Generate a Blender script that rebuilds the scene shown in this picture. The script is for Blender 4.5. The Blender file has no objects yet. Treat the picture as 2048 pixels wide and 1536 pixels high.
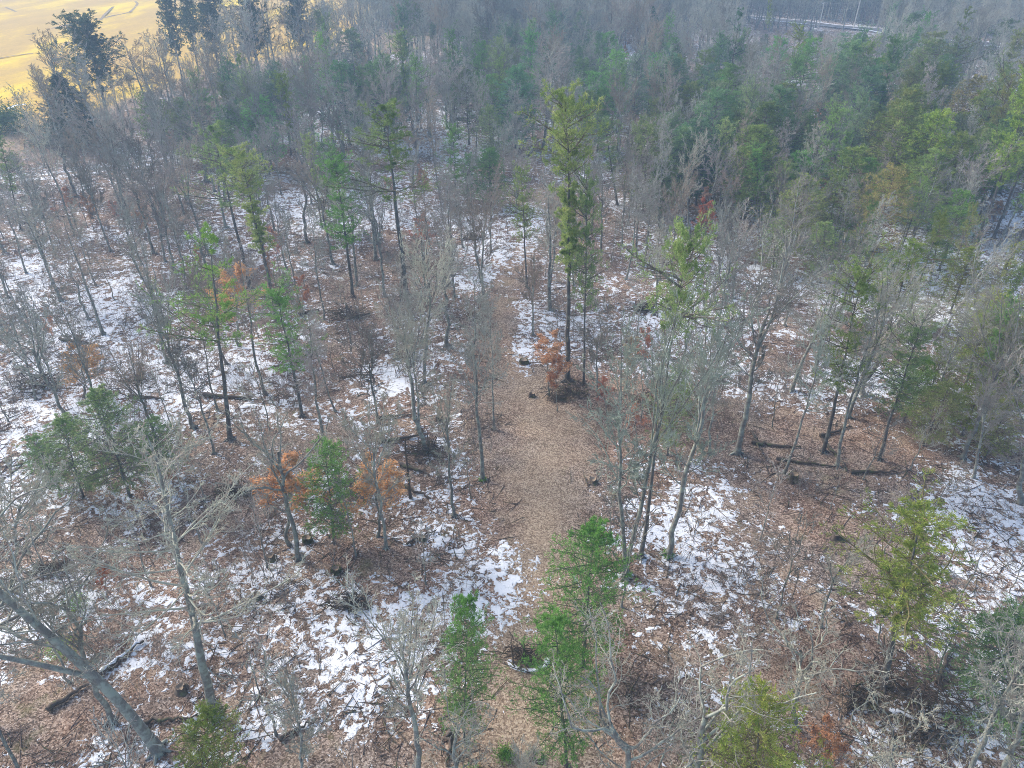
import bpy, math, random
import numpy as np
from mathutils import Matrix, Vector, Quaternion
random.seed(7)
R = math.radians
scene = bpy.context.scene
COL = scene.collection

# ------------------------------------------------------------------ camera
CAM_H, PITCH, FPX = 42.0, 33.0, 1450.0          # metres, degrees down, focal length in photo pixels
cam_d = bpy.data.cameras.new('camera'); cam = bpy.data.objects.new('camera', cam_d); COL.objects.link(cam)
cam.location = (0, 0, CAM_H); cam.rotation_euler = (R(90-PITCH), 0, 0)
cam_d.sensor_width = 36; cam_d.lens = 36*FPX/2048; cam_d.clip_start = .5; cam_d.clip_end = 6000
scene.camera = cam

# ------------------------------------------------------------------ world, sun, exposure
SUN_EL, SUN_AZ = 34, 300                         # soft, veiled sun from the upper left
w = bpy.data.worlds.new('World'); scene.world = w; w.use_nodes = True
wn = w.node_tree; bg = wn.nodes['Background']
sky = wn.nodes.new('ShaderNodeTexSky'); sky.sky_type = 'NISHITA'; sky.sun_disc = False
sky.sun_elevation = R(SUN_EL); sky.sun_rotation = R(SUN_AZ); sky.dust_density = 3.0; sky.air_density = 1.0
wn.links.new(sky.outputs[0], bg.inputs[0]); bg.inputs[1].default_value = 0.13
sun_d = bpy.data.lights.new('sun', 'SUN'); sun = bpy.data.objects.new('sun', sun_d); COL.objects.link(sun)
sun_d.energy = 1.5; sun_d.angle = R(14); sun_d.color = (1, .95, .89)
az = R(SUN_AZ); sv = Vector((math.sin(az)*math.cos(R(SUN_EL)), math.cos(az)*math.cos(R(SUN_EL)), math.sin(R(SUN_EL))))
sun.rotation_euler = sv.to_track_quat('Z', 'Y').to_euler(); sun.location = (-50, 0, 120)
vs = scene.view_settings; vs.view_transform = 'Standard'; vs.look = 'None'; vs.gamma = 1; vs.exposure = 1.2
scene.cycles.use_denoising = True; scene.cycles.denoiser = 'OPENIMAGEDENOISE'; scene.cycles.denoising_input_passes = 'RGB_ALBEDO_NORMAL'; scene.cycles.denoising_prefilter = 'NONE'; scene.cycles.filter_width = .9; scene.cycles.sample_clamp_indirect = 3; scene.cycles.max_bounces = 5; scene.cycles.diffuse_bounces = 2; scene.cycles.glossy_bounces = 1
scene.cycles.transmission_bounces = 1; scene.cycles.volume_bounces = 1; scene.cycles.transparent_max_bounces = 4

# ------------------------------------------------------------------ survey helpers: photo pixel -> point in the place
P = R(PITCH); FW = (0, math.cos(P), -math.sin(P)); UP = (0, math.sin(P), math.cos(P))
def ray(u, v):
    a, b = u-1024, 768-v
    return a, FW[1]*FPX+UP[1]*b, FW[2]*FPX+UP[2]*b
def at(u, v):
    a, b, c = ray(u, v); t = -CAM_H/c
    return a*t, b*t
def at_plane(u, v, y):
    a, b, c = ray(u, v); t = y/b
    return a*t, CAM_H+c*t
def pix(x, y, z=0.0):
    zc = y*FW[1]+(z-CAM_H)*FW[2]; yc = y*UP[1]+(z-CAM_H)*UP[2]
    return 1024+FPX*x/zc, 768-FPX*yc/zc

# ------------------------------------------------------------------ mesh helpers
class Geo:
    """collects quads (numpy) with a material index"""
    def __init__(s): s.v = []; s.f = []; s.m = []; s.n = 0; s.smooth = []
    def add(s, v, f, m=0, smooth=True):
        v = np.asarray(v, float).reshape(-1, 3); f = np.asarray(f, int).reshape(-1, 4)
        s.v.append(v); s.f.append(f+s.n); s.m.append(np.full(len(f), m)); s.smooth.append(np.full(len(f), smooth)); s.n += len(v)
    def mesh(s, name, mats):
        me = bpy.data.meshes.new(name)
        v = np.concatenate(s.v); f = np.concatenate(s.f); nf = len(f)
        me.vertices.add(len(v)); me.vertices.foreach_set('co', v.astype(np.float32).ravel())
        me.loops.add(nf*4); me.loops.foreach_set('vertex_index', f.astype(np.int32).ravel())
        me.polygons.add(nf); me.polygons.foreach_set('loop_start', np.arange(0, nf*4, 4, dtype=np.int32))
        me.polygons.foreach_set('material_index', np.concatenate(s.m).astype(np.int32))
        me.polygons.foreach_set('use_smooth', np.concatenate(s.smooth).astype(bool))
        for m in mats: me.materials.append(m)
        me.update(calc_edges=True); me.validate()
        return me
def tubes(geo, pts, rad, sides, m=0):
    """pts (N,k,3), rad (N,k): N bent tapering tubes"""
    pts = np.asarray(pts, float); rad = np.asarray(rad, float)
    if len(pts) == 0: return
    N, k, _ = pts.shape
    t = np.empty_like(pts); t[:, 1:-1] = pts[:, 2:]-pts[:, :-2]; t[:, 0] = pts[:, 1]-pts[:, 0]; t[:, -1] = pts[:, -1]-pts[:, -2]
    t /= np.linalg.norm(t, axis=2, keepdims=True)+1e-9
    ov = pts[:, -1]-pts[:, 0]
    ref = np.zeros((N, 3)); ref[np.arange(N), np.argmin(np.abs(ov), axis=1)] = 1
    u = np.cross(t, ref[:, None, :]); u /= np.linalg.norm(u, axis=2, keepdims=True)+1e-9
    w_ = np.cross(t, u)
    a = np.linspace(0, 2*math.pi, sides, endpoint=False)
    ring = u[:, :, None, :]*np.cos(a)[None, None, :, None]+w_[:, :, None, :]*np.sin(a)[None, None, :, None]
    v = pts[:, :, None, :]+ring*rad[:, :, None, None]
    idx = np.arange(N*k*sides).reshape(N, k, sides)
    a0 = idx[:, :-1, :]; a1 = idx[:, 1:, :]
    f = np.stack([a0, np.roll(a0, -1, 2), np.roll(a1, -1, 2), a1], axis=-1)
    geo.add(v, f, m)
def blades(geo, p, d, L, W, rng, m=0):
    """thin rhombic leaves / needle bundles"""
    n = len(p); d = d/(np.linalg.norm(d, axis=1, keepdims=True)+1e-9)
    s = np.cross(d, rng.normal(size=(n, 3))); s /= np.linalg.norm(s, axis=1, keepdims=True)+1e-9
    L = np.broadcast_to(L, n)[:, None]; W = np.broadcast_to(W, n)[:, None]
    mid = p+d*L*.45
    v = np.stack([p, mid+s*W*.5, p+d*L, mid-s*W*.5], axis=1)
    geo.add(v, np.arange(n*4).reshape(n, 4), m, False)
def unit(v): return v/(np.linalg.norm(v, axis=-1, keepdims=True)+1e-9)
def walk(rng, p, d, L, k, wob, pull):
    """N growing polylines: p,d (N,3), L (N,), drift by wob, pulled by vector pull"""
    N = len(p); out = np.empty((N, k, 3)); out[:, 0] = p; d = unit(d); s = (L/(k-1))[:, None]; pull = np.asarray(pull, float)
    for i in range(1, k):
        d = unit(d+rng.normal(size=(N, 3))*wob+pull); out[:, i] = out[:, i-1]+d*s
    return out
def interp(poly, t):
    """point and tangent at t in 0..1 on polylines (N,k,3)"""
    N, k, _ = poly.shape; x = np.clip(t, 0, .999)*(k-1); i = x.astype(int); f = (x-i)[:, None]; ar = np.arange(N)
    a, b = poly[ar, i], poly[ar, i+1]
    return a*(1-f)+b*f, unit(b-a)
def sprout(rng, poly, rad, L, n, t0, t1, ang, ratio, k, wob, pull, r_end=.35, rmax=.6, taper_len=True, rmin=.008):
    """n side shoots from each polyline"""
    N = len(poly); par = np.repeat(np.arange(N), n); M = len(par)
    t = t0+(t1-t0)*((np.tile(np.arange(n), N)+rng.uniform(0, 1, M))/n)
    p, tan = interp(poly[par], t)
    kk = rad.shape[1]; x = np.clip(t, 0, .999)*(kk-1); i = x.astype(int); f = x-i
    rp = rad[par, i]*(1-f)+rad[par, i+1]*f
    q = unit(np.cross(tan, rng.normal(size=(M, 3))))
    a = np.radians(rng.uniform(ang[0], ang[1], M))[:, None]
    d = tan*np.cos(a)+q*np.sin(a)
    Ls = L[par]*ratio*rng.uniform(.6, 1.15, M)*((1.15-.75*t) if taper_len else 1)
    out = walk(rng, p, d, Ls, k, wob, pull)
    r0 = np.minimum(np.maximum(rp*rmax*rng.uniform(.75, 1, M), rmin), Ls*.03+.006)
    rr = r0[:, None]*np.linspace(1, r_end, k)[None, :]
    return out, np.maximum(rr, rmin*.8), Ls

# ------------------------------------------------------------------ materials
def nodes(mat):
    mat.use_nodes = True; nt = mat.node_tree; nt.nodes.clear(); return nt
class NB:
    def __init__(s, name): s.mat = bpy.data.materials.new(name); s.nt = nodes(s.mat)
    def n(s, typ, props=None, **inp):
        x = s.nt.nodes.new(typ)
        for k_, v_ in (props or {}).items(): setattr(x, k_, v_)
        for k_, v_ in inp.items():
            key = int(k_[1:]) if k_[0] == '_' and k_[1:].isdigit() else k_.replace('_', ' ')
            s.set(x.inputs[key], v_)
        return x
    def set(s, sock, v_):
        if isinstance(v_, bpy.types.NodeSocket): s.nt.links.new(v_, sock)
        elif isinstance(v_, bpy.types.Node): s.nt.links.new(v_.outputs[0], sock)
        else: sock.default_value = v_
    def math(s, op, a, b=0.0, clamp=False): return s.n('ShaderNodeMath', {'operation': op, 'use_clamp': clamp}, _0=a, _1=b).outputs[0]
    def mix(s, f, a, b, mode='MIX'):
        x = s.nt.nodes.new('ShaderNodeMix'); x.data_type = 'RGBA'; x.blend_type = mode
        s.set(x.inputs[0], f); s.set(x.inputs[6], a); s.set(x.inputs[7], b); return x.outputs[2]
    def ramp(s, f, stops):
        x = s.nt.nodes.new('ShaderNodeValToRGB'); e = x.color_ramp.elements
        while len(e) < len(stops): e.new(.5)
        for el, (p_, c_) in zip(e, stops): el.position = p_; el.color = c_ if len(c_) == 4 else (*c_, 1)
        s.set(x.inputs[0], f); return x.outputs[0]
    def noise(s, vec, scale, detail=3, rough=.55, dist=0): return s.n('ShaderNodeTexNoise', None, Vector=vec, Scale=scale, Detail=detail, Roughness=rough, Distortion=dist).outputs[0]
    def out(s, col, rough=.9, bump=None, bstr=.5, bdist=.05, spec=.25, trans=None):
        b = s.n('ShaderNodeBsdfPrincipled', None, Base_Color=col, Roughness=rough); b.inputs['Specular IOR Level'].default_value = spec
        if bump is not None: s.set(b.inputs['Normal'], s.n('ShaderNodeBump', None, Strength=bstr, Distance=bdist, Height=bump).outputs[0])
        sh = b.outputs[0]
        if trans:
            t = s.n('ShaderNodeBsdfTranslucent', None, Color=col); m = s.n('ShaderNodeMixShader', None, _0=trans); s.set(m.inputs[1], sh); s.set(m.inputs[2], t.outputs[0]); sh = m.outputs[0]
        o = s.nt.nodes.new('ShaderNodeOutputMaterial'); s.nt.links.new(sh, o.inputs[0]); return s.mat
def c4(c): return (c[0], c[1], c[2], 1)
def bark_mat(name, dark, light, lichen, amount=.35, stretch=(3, 3, .8)):
    b = NB(name); co = b.n('ShaderNodeTexCoord').outputs['Object']; oi = b.n('ShaderNodeObjectInfo')
    mp = b.n('ShaderNodeMapping', None, Vector=co); mp.inputs['Scale'].default_value = stretch
    n1 = b.noise(mp.outputs[0], 6, 4, .65); n2 = b.noise(co, 1.7, 3, .6)
    col = b.mix(n1, c4(dark), c4(light)); mask = b.ramp(n2, [(1-amount-.12, (0, 0, 0)), (1-amount+.06, (1, 1, 1))])
    col = b.mix(mask, col, c4(lichen)); rv = b.math('ADD', b.math('MULTIPLY', oi.outputs['Random'], .4), .8)
    g = b.n('ShaderNodeCombineColor', None, _0=rv, _1=rv, _2=rv).outputs[0]
    col = b.mix(1.0, col, g, 'MULTIPLY'); col = b.mix(1.0, col, oi.outputs['Color'], 'MULTIPLY')
    return b.out(col, .92, n1, .8, .03)
M_BARK = bark_mat('grey bark with lichen', (.10, .092, .082), (.30, .285, .255), (.34, .37, .31), .45)
M_TWIG = bark_mat('pale grey twigs', (.20, .18, .158), (.43, .395, .35), (.38, .40, .34), .5)
M_PINEBARK = bark_mat('pine bark', (.07, .06, .055), (.2, .185, .17), (.22, .24, .21), .4)
M_LOG = bark_mat('weathered dead wood', (.05, .04, .033), (.17, .135, .11), (.12, .14, .06), .35, (2, 2, 2))
def leaf_mat(name, stops, trans=.35, scale=.9):
    b = NB(name); co = b.n('ShaderNodeTexCoord').outputs['Object']; oi = b.n('ShaderNodeObjectInfo'); ge = b.n('ShaderNodeNewGeometry')
    f = b.math('ADD', b.math('MULTIPLY', b.noise(co, scale, 3, .6), .75), b.math('MULTIPLY', ge.outputs['Random Per Island'], .3))
    f = b.math('ADD', f, b.math('MULTIPLY', b.math('SUBTRACT', oi.outputs['Random'], .5), .18))
    col = b.mix(1.0, b.ramp(f, stops), oi.outputs['Color'], 'MULTIPLY')
    return b.out(col, .65, trans=trans, spec=.3)
M_NEEDLE = leaf_mat('pine needles', [(.25, (.075, .14, .05)), (.45, (.17, .28, .095)), (.62, (.32, .42, .17)), (.82, (.52, .57, .29))])
M_DARKNEEDLE = leaf_mat('dark needles', [(.25, (.02, .045, .028)), (.55, (.045, .085, .045)), (.85, (.10, .15, .06))])
M_RUSSET = leaf_mat('dead russet leaves', [(.25, (.42, .17, .07)), (.5, (.66, .34, .15)), (.8, (.82, .52, .29))], .35)
M_MOSS = leaf_mat('moss', [(.2, (.06, .08, .02)), (.8, (.16, .2, .05))], 0, 4)
def snow_mat(name):
    b = NB(name); co = b.n('ShaderNodeTexCoord').outputs['Object']; n1 = b.noise(co, 3, 4, .6)
    return b.out(b.mix(n1, (.72, .75, .80, 1), (.84, .86, .89, 1)), .6, n1, .5, .05)
M_SNOW = snow_mat('old snow')

# ------------------------------------------------------------------ registry of tags
def tag(o, label, cat, group=None, kind=None):
    if label: o['label'] = label
    if cat: o['category'] = cat
    if group: o['group'] = group
    if kind: o['kind'] = kind
    return o
def empty(name, loc):
    o = bpy.data.objects.new(name, None); o.empty_display_size = .5; COL.objects.link(o); o.location = loc; return o
def link(name, me, parent=None):
    o = bpy.data.objects.new(name, me); COL.objects.link(o)
    if parent: o.parent = parent
    return o

# ------------------------------------------------------------------ ground: one sheet, with where snow, grass and path lie stored per point
def vnoise(x, y, s, seed):
    """smooth value noise"""
    rs = np.random.RandomState(seed); G = rs.rand(256, 256)
    X, Y = x/s, y/s; xi, yi = np.floor(X).astype(int), np.floor(Y).astype(int); fx, fy = X-xi, Y-yi
    fx = fx*fx*(3-2*fx); fy = fy*fy*(3-2*fy); g = lambda a, b: G[a % 256, b % 256]
    return (g(xi, yi)*(1-fx)+g(xi+1, yi)*fx)*(1-fy)+(g(xi, yi+1)*(1-fx)+g(xi+1, yi+1)*fx)*fy
def height(x, y):
    x = np.asarray(x, float); y = np.asarray(y, float)
    return (vnoise(x, y, 3.1, 1)-.5)*.28+(vnoise(x, y, 11, 2)-.5)*.7+(vnoise(x, y, 60, 3)-.5)*.9
def hz(x, y): return float(height(np.array([x]), np.array([y]))[0])
def blob(u, v, ru, rv, wgt):
    """a soft patch on the ground given by where it was surveyed in the photo"""
    x, y = at(u, v); x1, _ = at(u+ru, v); _, ya = at(u, v-rv); _, yb = at(u, v+rv)
    return x, y, abs(x1-x), abs(ya-yb)/2, wgt
SNOW = [blob(*a) for a in [
 (945,545,75,28,.75),(1010,500,50,25,.7),(1075,450,40,30,.6),(1040,640,45,80,.4),(1060,710,60,25,.3),(1250,640,140,50,.5),(1400,640,80,50,.35),
 (1900,590,160,50,.75),(1940,520,120,40,.55),(1740,370,60,40,.7),(1980,400,80,35,.6),(1560,480,120,30,.35),(1500,640,80,40,.2),(1700,600,80,40,.1),(1560,760,90,30,.3),(1750,770,120,30,.3),
 (190,620,170,60,.5),(100,530,100,40,.4),(330,480,150,30,.4),(20,830,70,50,.75),(440,740,90,50,.3),(300,760,160,60,.35),(230,690,110,30,.4),(250,840,200,40,.35),(620,680,60,40,.2),(820,730,120,40,.4),(900,640,60,40,.2),
 (970,1180,62,50,.7),(1005,1095,35,40,.5),(1085,1150,30,30,.15),(1110,1230,50,70,-.5),(1070,1340,110,60,-.6),(950,1210,60,40,.4),(580,1190,110,40,.6),(480,1150,90,30,.35),(760,1340,80,45,.8),(850,1200,80,50,.55),(700,1260,80,40,.4),(540,1460,60,50,.55),(700,1470,60,60,.35),
 (920,980,60,60,.45),(880,1080,70,30,.45),(1370,1040,80,60,.6),(1440,1140,110,40,.5),(1330,1200,80,30,.4),(1500,1250,140,50,.25),(1700,1030,60,20,.3),
 (1930,990,90,50,.5),(1960,1110,100,70,.6),(1900,1240,120,60,.45),(1960,1380,100,80,.3),(1830,1440,90,30,.4),(1700,1500,60,30,.2),(1950,1480,80,50,.2),
 (110,1190,130,50,.4),(60,1250,80,40,.4),(300,1200,100,40,.35),(230,1340,90,50,.1),(300,1460,60,20,.1),
 (640,240,200,25,.3),(720,270,120,20,.3),(900,310,80,30,.4),(850,240,90,20,.4),(1320,285,40,20,.5),(1850,470,150,60,.5),(1980,470,90,50,.5),(1650,560,120,50,.4),(1780,300,60,40,.5),(1460,160,80,30,.5),(1180,330,60,40,.4),(1400,560,80,40,.3),(1240,90,90,20,.5),(1060,190,40,30,.35),(1270,100,60,15,.5),(900,420,200,50,.25),(560,400,200,40,.3),
 (1480,90,80,20,.3),(1740,60,50,12,.8),(1680,150,60,20,.3),(1300,480,60,60,.1),(760,400,120,40,.25),(600,620,80,30,.2),(1010,690,40,20,.2),
 (1085,900,120,110,-1.3),(1075,1010,95,60,-1.2),(1110,1000,60,90,-.9),(1100,1400,150,110,-1.1),(1050,1520,300,60,-.8),(1260,820,200,50,-1.0),(1480,860,220,45,-.75),(1640,930,160,40,-.8),(1600,1010,140,40,-.5),(1700,1100,90,60,-.6),(1640,1190,90,50,-.3),
 (90,1440,180,60,-.8),(330,1410,80,60,-.3),(690,1120,90,40,-.7),(820,1130,60,40,-.3),(640,900,190,50,-.4),(820,920,90,60,-.2),(400,890,120,40,-.4),(480,1020,110,50,-.5),(250,1090,150,50,-.4),(1000,620,28,60,-.9),(985,740,40,60,-.8),(960,700,30,50,-.2),
 (1050,560,35,40,-.3),(690,600,120,40,-.5),(760,500,90,40,-.5),(650,740,50,50,-.3),(880,560,40,30,-.4),(1300,1330,150,70,-.6),(1480,1480,160,50,-.6),(1680,1340,90,70,-.6),(440,560,90,40,-.5),(560,560,80,40,-.4),(1100,760,80,30,-.7),
 (250,230,200,30,-.9),(100,300,120,30,-.8),(300,400,120,40,-.3),(600,330,200,15,-.3),(1560,330,80,60,-.2),(1560,660,60,60,-.1),(1130,410,60,30,-.6),(150,700,60,15,-.2)]]
def along(pts, x, y):
    """distance to a polyline surveyed in photo pixels"""
    q = [at(*p) for p in pts]; best = np.full(x.shape, 1e9)
    for (ax, ay), (bx, by) in zip(q[:-1], q[1:]):
        dx, dy = bx-ax, by-ay; t = np.clip(((x-ax)*dx+(y-ay)*dy)/(dx*dx+dy*dy), 0, 1)
        best = np.minimum(best, np.hypot(x-ax-t*dx, y-ay-t*dy))
    return best
TRACK = [(-60,365),(130,345),(260,330),(330,318),(480,288),(620,272),(760,245),(880,222)]
PATHW = [(1080,1640,4.6),(1075,1450,4.4),(1085,1200,3.6),(1085,1050,3.4),(1085,950,4.8),(1100,860,5.4),(1060,780,4.6),(1000,700,1.8),(1003,600,1.6),(1030,530,2.2),(1075,450,2.2),(1095,385,3.0),(1090,345,1.4)]
def pathmask(x, y):
    best = np.full(x.shape, -9.0)
    q = [(*at(a, b), c) for a, b, c in PATHW]
    for (ax, ay, aw), (bx, by, bw) in zip(q[:-1], q[1:]):
        dx, dy = bx-ax, by-ay; t = np.clip(((x-ax)*dx+(y-ay)*dy)/(dx*dx+dy*dy), 0, 1)
        d = np.hypot(x-ax-t*dx, y-ay-t*dy); best = np.maximum(best, (aw+t*(bw-aw))*.80-d)
    return best
EDGE = [at(*p) for p in [(-420,300),(-60,322),(40,300),(75,262),(200,228),(300,192),(430,160),(560,128),(700,104),(790,98)]]
ex = np.array([e[0] for e in EDGE]); ey = np.array([e[1] for e in EDGE])
def fieldmask(x, y):
    e = np.interp(x, ex, ey, left=ey[0]-60); e = e+(vnoise(x, y, 12, 9)-.5)*8
    back = np.where(x < -70, 2000, 330+(x+70)*.05); m = np.minimum(y-e, back-y)
    return np.where(x < ex[-1]+10, m, -50)
def snowmask(x, y):
    s = np.full(x.shape, .53)+(vnoise(x, y, 6, 5)-.5)*.5+(vnoise(x, y, 28, 6)-.5)*.25
    for bx, by, rx, ry, wt in SNOW:
        s += wt*(.58 if wt > 0 else .62)*np.exp(-(((x-bx)/(rx*1.05))**2+((y-by)/(ry*1.05))**2))
    s -= np.clip((y-170)/120, 0, 1)*.15
    tr = along(TRACK, x, y); s += .5*np.exp(-((tr-1.7)/.9)**2)-.35*np.exp(-(tr/.7)**2)
    fm = fieldmask(x, y); s = np.where(fm > 0, -.5, s-.35*np.exp(-(np.minimum(fm, 0)/10)**2))
    return np.minimum(s, .80)
def axis(lo, a, b, hi, step):
    mid = np.arange(a, b+step, step); r = []; s = step; p_ = mid[-1]
    while p_ < hi: s *= 1.16; p_ += s; r.append(p_)
    l = []; s = step; p_ = a
    while p_ > lo: s *= 1.16; p_ -= s; l.append(p_)
    return np.array(l[::-1]+list(mid)+r)
gx = axis(-2600, -75, 75, 2600, .8); gy = axis(-900, 14, 150, 4500, .8)
GX, GY = np.meshgrid(gx, gy); fl = GX.ravel(), GY.ravel()
Z = height(*fl); far = np.clip((np.hypot(*fl)-500)/400, 0, 1); Z = Z*(1-far)
S_ = snowmask(*fl); F_ = np.clip(fieldmask(*fl)/5+.5, 0, 1); PM = np.clip(pathmask(*fl)/4+.35+(vnoise(*fl, 2.5, 77)-.5)*.8, 0, 1)*(.6+.25*np.clip((56-fl[1])/12, 0, 1))
TR = np.exp(-(along(TRACK, *fl)/3.2)**4); GO = np.clip((fieldmask(*fl)-18)/22, 0, 1)
nx, ny = len(gx), len(gy); idx = np.arange(nx*ny).reshape(ny, nx)
faces = np.stack([idx[:-1, :-1], idx[:-1, 1:], idx[1:, 1:], idx[1:, :-1]], -1).reshape(-1, 4)
fcx = GX.ravel()[faces].mean(1); fcy = GY.ravel()[faces].mean(1)

b = NB('forest floor'); pos = b.n('ShaderNodeNewGeometry').outputs['Position']
def attr(n): return b.n('ShaderNodeAttribute', {'attribute_name': n}).outputs['Fac']
a_s, a_f, a_p, a_t = attr('snow'), attr('field'), attr('path'), attr('track')
vor = b.n('ShaderNodeTexVoronoi', {'feature': 'F1'}, Vector=pos, Scale=10.5); vcol = b.n('ShaderNodeSeparateColor', None, _0=vor.outputs['Color'])
big = b.noise(pos, .12, 4, .6); med = b.noise(pos, .8, 4, .65); fine = b.noise(pos, 13, 4, .7, .6)
leaf = b.math('ADD', b.math('MULTIPLY', vcol.outputs[0], .45), b.math('MULTIPLY', fine, .6))
litter = b.ramp(leaf, [(.22, (.05, .034, .026)), (.40, (.185, .12, .085)), (.58, (.36, .25, .185)), (.8, (.60, .46, .36))])
litter2 = b.ramp(leaf, [(.22, (.04, .032, .027)), (.42, (.16, .125, .10)), (.6, (.32, .26, .215)), (.8, (.60, .51, .44))])
redl = b.mix(b.ramp(big, [(.4, (0, 0, 0)), (.6, (1, 1, 1))]), litter, litter2)
redl = b.mix(b.ramp(med, [(.35, (0, 0, 0)), (.7, (.75, .75, .75))]), redl, b.mix(1.0, redl, (.62, .55, .52, 1), 'MULTIPLY'))
grass = b.ramp(leaf, [(.2, (.14, .10, .065)), (.42, (.29, .21, .145)), (.6, (.42, .325, .225)), (.82, (.60, .49, .355))])
drift = b.noise(pos, .35, 3, .6, .5); wet = b.noise(b.n('ShaderNodeMapping', None, Vector=pos, Location=(31, 7, 0)).outputs[0], .5, 4, .65, .4)
redl = b.mix(b.ramp(drift, [(.5, (0, 0, 0)), (.68, (.55, .55, .55))]), redl, grass)
redl = b.mix(b.ramp(wet, [(.52, (0, 0, 0)), (.66, (.7, .7, .7))]), redl, b.mix(1.0, redl, (.42, .38, .36, 1), 'MULTIPLY'))
redl = b.mix(b.ramp(b.noise(b.n('ShaderNodeMapping', None, Vector=pos, Location=(3, 70, 0)).outputs[0], .28, 4, .7), [(.6, (0, 0, 0)), (.72, (.5, .5, .5))]), redl, (.13, .14, .05, 1))
ground = b.mix(a_p, redl, grass); ground = b.mix(a_t, ground, b.mix(.5, grass, (.33, .28, .23, 1)))
gold_n = b.noise(b.n('ShaderNodeMapping', None, Vector=pos, Scale=(.045, .014, .05), Rotation=(0, 0, .25)).outputs[0], 1.0, 5, .6)
tan_ = b.ramp(leaf, [(.2, (.20, .14, .09)), (.5, (.36, .26, .17)), (.85, (.52, .40, .27))])
gold = b.ramp(gold_n, [(.3, (.48, .30, .09)), (.5, (.58, .37, .08)), (.6, (.74, .50, .05)), (.75, (.92, .68, .03))])
gold = b.mix(.35, gold, b.mix(1.0, gold, b.ramp(b.noise(pos, .9, 5, .7), [(.3, (.5, .5, .5)), (.7, (1.2, 1.2, 1.2))]), 'MULTIPLY'))
ground = b.mix(a_f, ground, b.mix(attr('gold'), tan_, gold))
sn = b.math('ADD', b.math('MULTIPLY', b.noise(pos, .85, 2, .5, 1.2), .5), b.math('MULTIPLY', b.noise(pos, 2.6, 3, .65, 1.1), .5))
sm = b.math('ADD', b.math('MULTIPLY', b.math('SUBTRACT', a_s, .5), .27), b.math('SUBTRACT', sn, .537))
smask = b.ramp(sm, [(.0, (0, 0, 0)), (.012, (1, 1, 1))])
scol = b.mix(b.noise(pos, 5, 3, .6), (.76, .79, .84, 1), (.90, .91, .93, 1))
col = b.mix(smask, ground, scol)
hgt = b.math('ADD', b.math('MULTIPLY', leaf, .5), b.math('MULTIPLY', b.ramp(sm, [(0, (0, 0, 0)), (.05, (1, 1, 1))]), 1.2))
M_GROUND = b.out(col, .95, hgt, .9, .07, spec=.15)

def ground_part(name, sel):
    f = faces[sel]; used, inv = np.unique(f, return_inverse=True)
    g = Geo(); g.add(np.stack([fl[0], fl[1], Z], 1)[used], inv.reshape(-1, 4)); me = g.mesh(name, [M_GROUND])
    for an, arr in (('snow', S_), ('field', F_), ('path', PM), ('track', TR), ('gold', GO)):
        a = me.attributes.new(an, 'FLOAT', 'POINT'); a.data.foreach_set('value', arr[used].astype(np.float32))
    return tag(link(name, me), None, None, kind='structure')
sel_f = fieldmask(fcx, fcy) > 0; sel_p = (pathmask(fcx, fcy) > 0) & ~sel_f; sel_t = (along(TRACK, fcx, fcy) < 2.6) & ~sel_f & ~sel_p
ground_part('field', sel_f); ground_part('path', sel_p); ground_part('dirt_track', sel_t); ground_part('ground', ~(sel_f | sel_p | sel_t))

def ribbon(name, pts, width, mat, lift, seg=6.0):
    q = []
    for (ax, ay), (bx, by) in zip(pts[:-1], pts[1:]):
        n = max(1, int(math.hypot(bx-ax, by-ay)/seg)); q += [(ax+(bx-ax)*i/n, ay+(by-ay)*i/n) for i in range(n)]
    q.append(pts[-1]); q = np.array(q); t = np.gradient(q, axis=0); t /= np.linalg.norm(t, axis=1, keepdims=True); nrm = np.stack([-t[:, 1], t[:, 0]], 1)
    cols = np.linspace(-1, 1, 5); v = []
    for c in cols:
        e = q+nrm*c*width/2; v.append(np.stack([e[:, 0], e[:, 1], height(e[:, 0], e[:, 1])+lift], 1))
    v = np.stack(v, 1); k = len(q); ii = np.arange(k*5).reshape(k, 5)
    f = np.stack([ii[:-1, :-1], ii[1:, :-1], ii[1:, 1:], ii[:-1, 1:]], -1); g = Geo(); g.add(v, f); return link(name, g.mesh(name, [mat]))
def plain(name, a_, b_, scale=.6, rough=.9):
    b = NB(name); pos = b.n('ShaderNodeNewGeometry').outputs['Position']; n1 = b.noise(pos, scale, 5, .65)
    return b.out(b.mix(n1, c4(a_), c4(b_)), rough, n1, .3, .03)
M_CUT = plain('rotten cut wood', (.22, .16, .11), (.4, .32, .24), 14); M_ROAD = plain('worn asphalt', (.13, .13, .14), (.22, .22, .23)); M_RUT = plain('pressed soil in the tyre ruts', (.20, .14, .08), (.30, .2, .1))
M_LINE = plain('pale road line', (.6, .58, .5), (.7, .68, .6))
ROAD = [at(*p) for p in [(1380,24),(1500,34),(1570,41),(1665,52),(1800,68),(2000,94),(2300,130)]]
tag(ribbon('road', ROAD, 7.0, M_ROAD, .45), None, None, kind='structure')
def offs(pts, d):
    q = np.array(pts); t = np.gradient(q, axis=0); t /= np.linalg.norm(t, axis=1, keepdims=True); return [tuple(a) for a in q+np.stack([-t[:, 1], t[:, 0]], 1)*d]
tag(ribbon('snow_bank', offs(ROAD, 4.6), 1.8, M_SNOW, .5), None, None, kind='structure')
tag(ribbon('snow_bank', offs(ROAD, -5.0), 1.6, M_SNOW, .5), None, None, kind='structure')
for pts in ([(-80,82),(60,68),(150,46),(260,26),(275,8),(262,-12)], [(-60,128),(40,110),(110,98),(170,62)], [(-60,20),(10,14),(33,22)], [(230,10),(200,40),(130,55),(0,72)][:2]):
    tag(ribbon('tyre_rut', [at(*p) for p in pts], 1.3, M_RUT, .06, 3), None, None, kind='structure')
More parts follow.
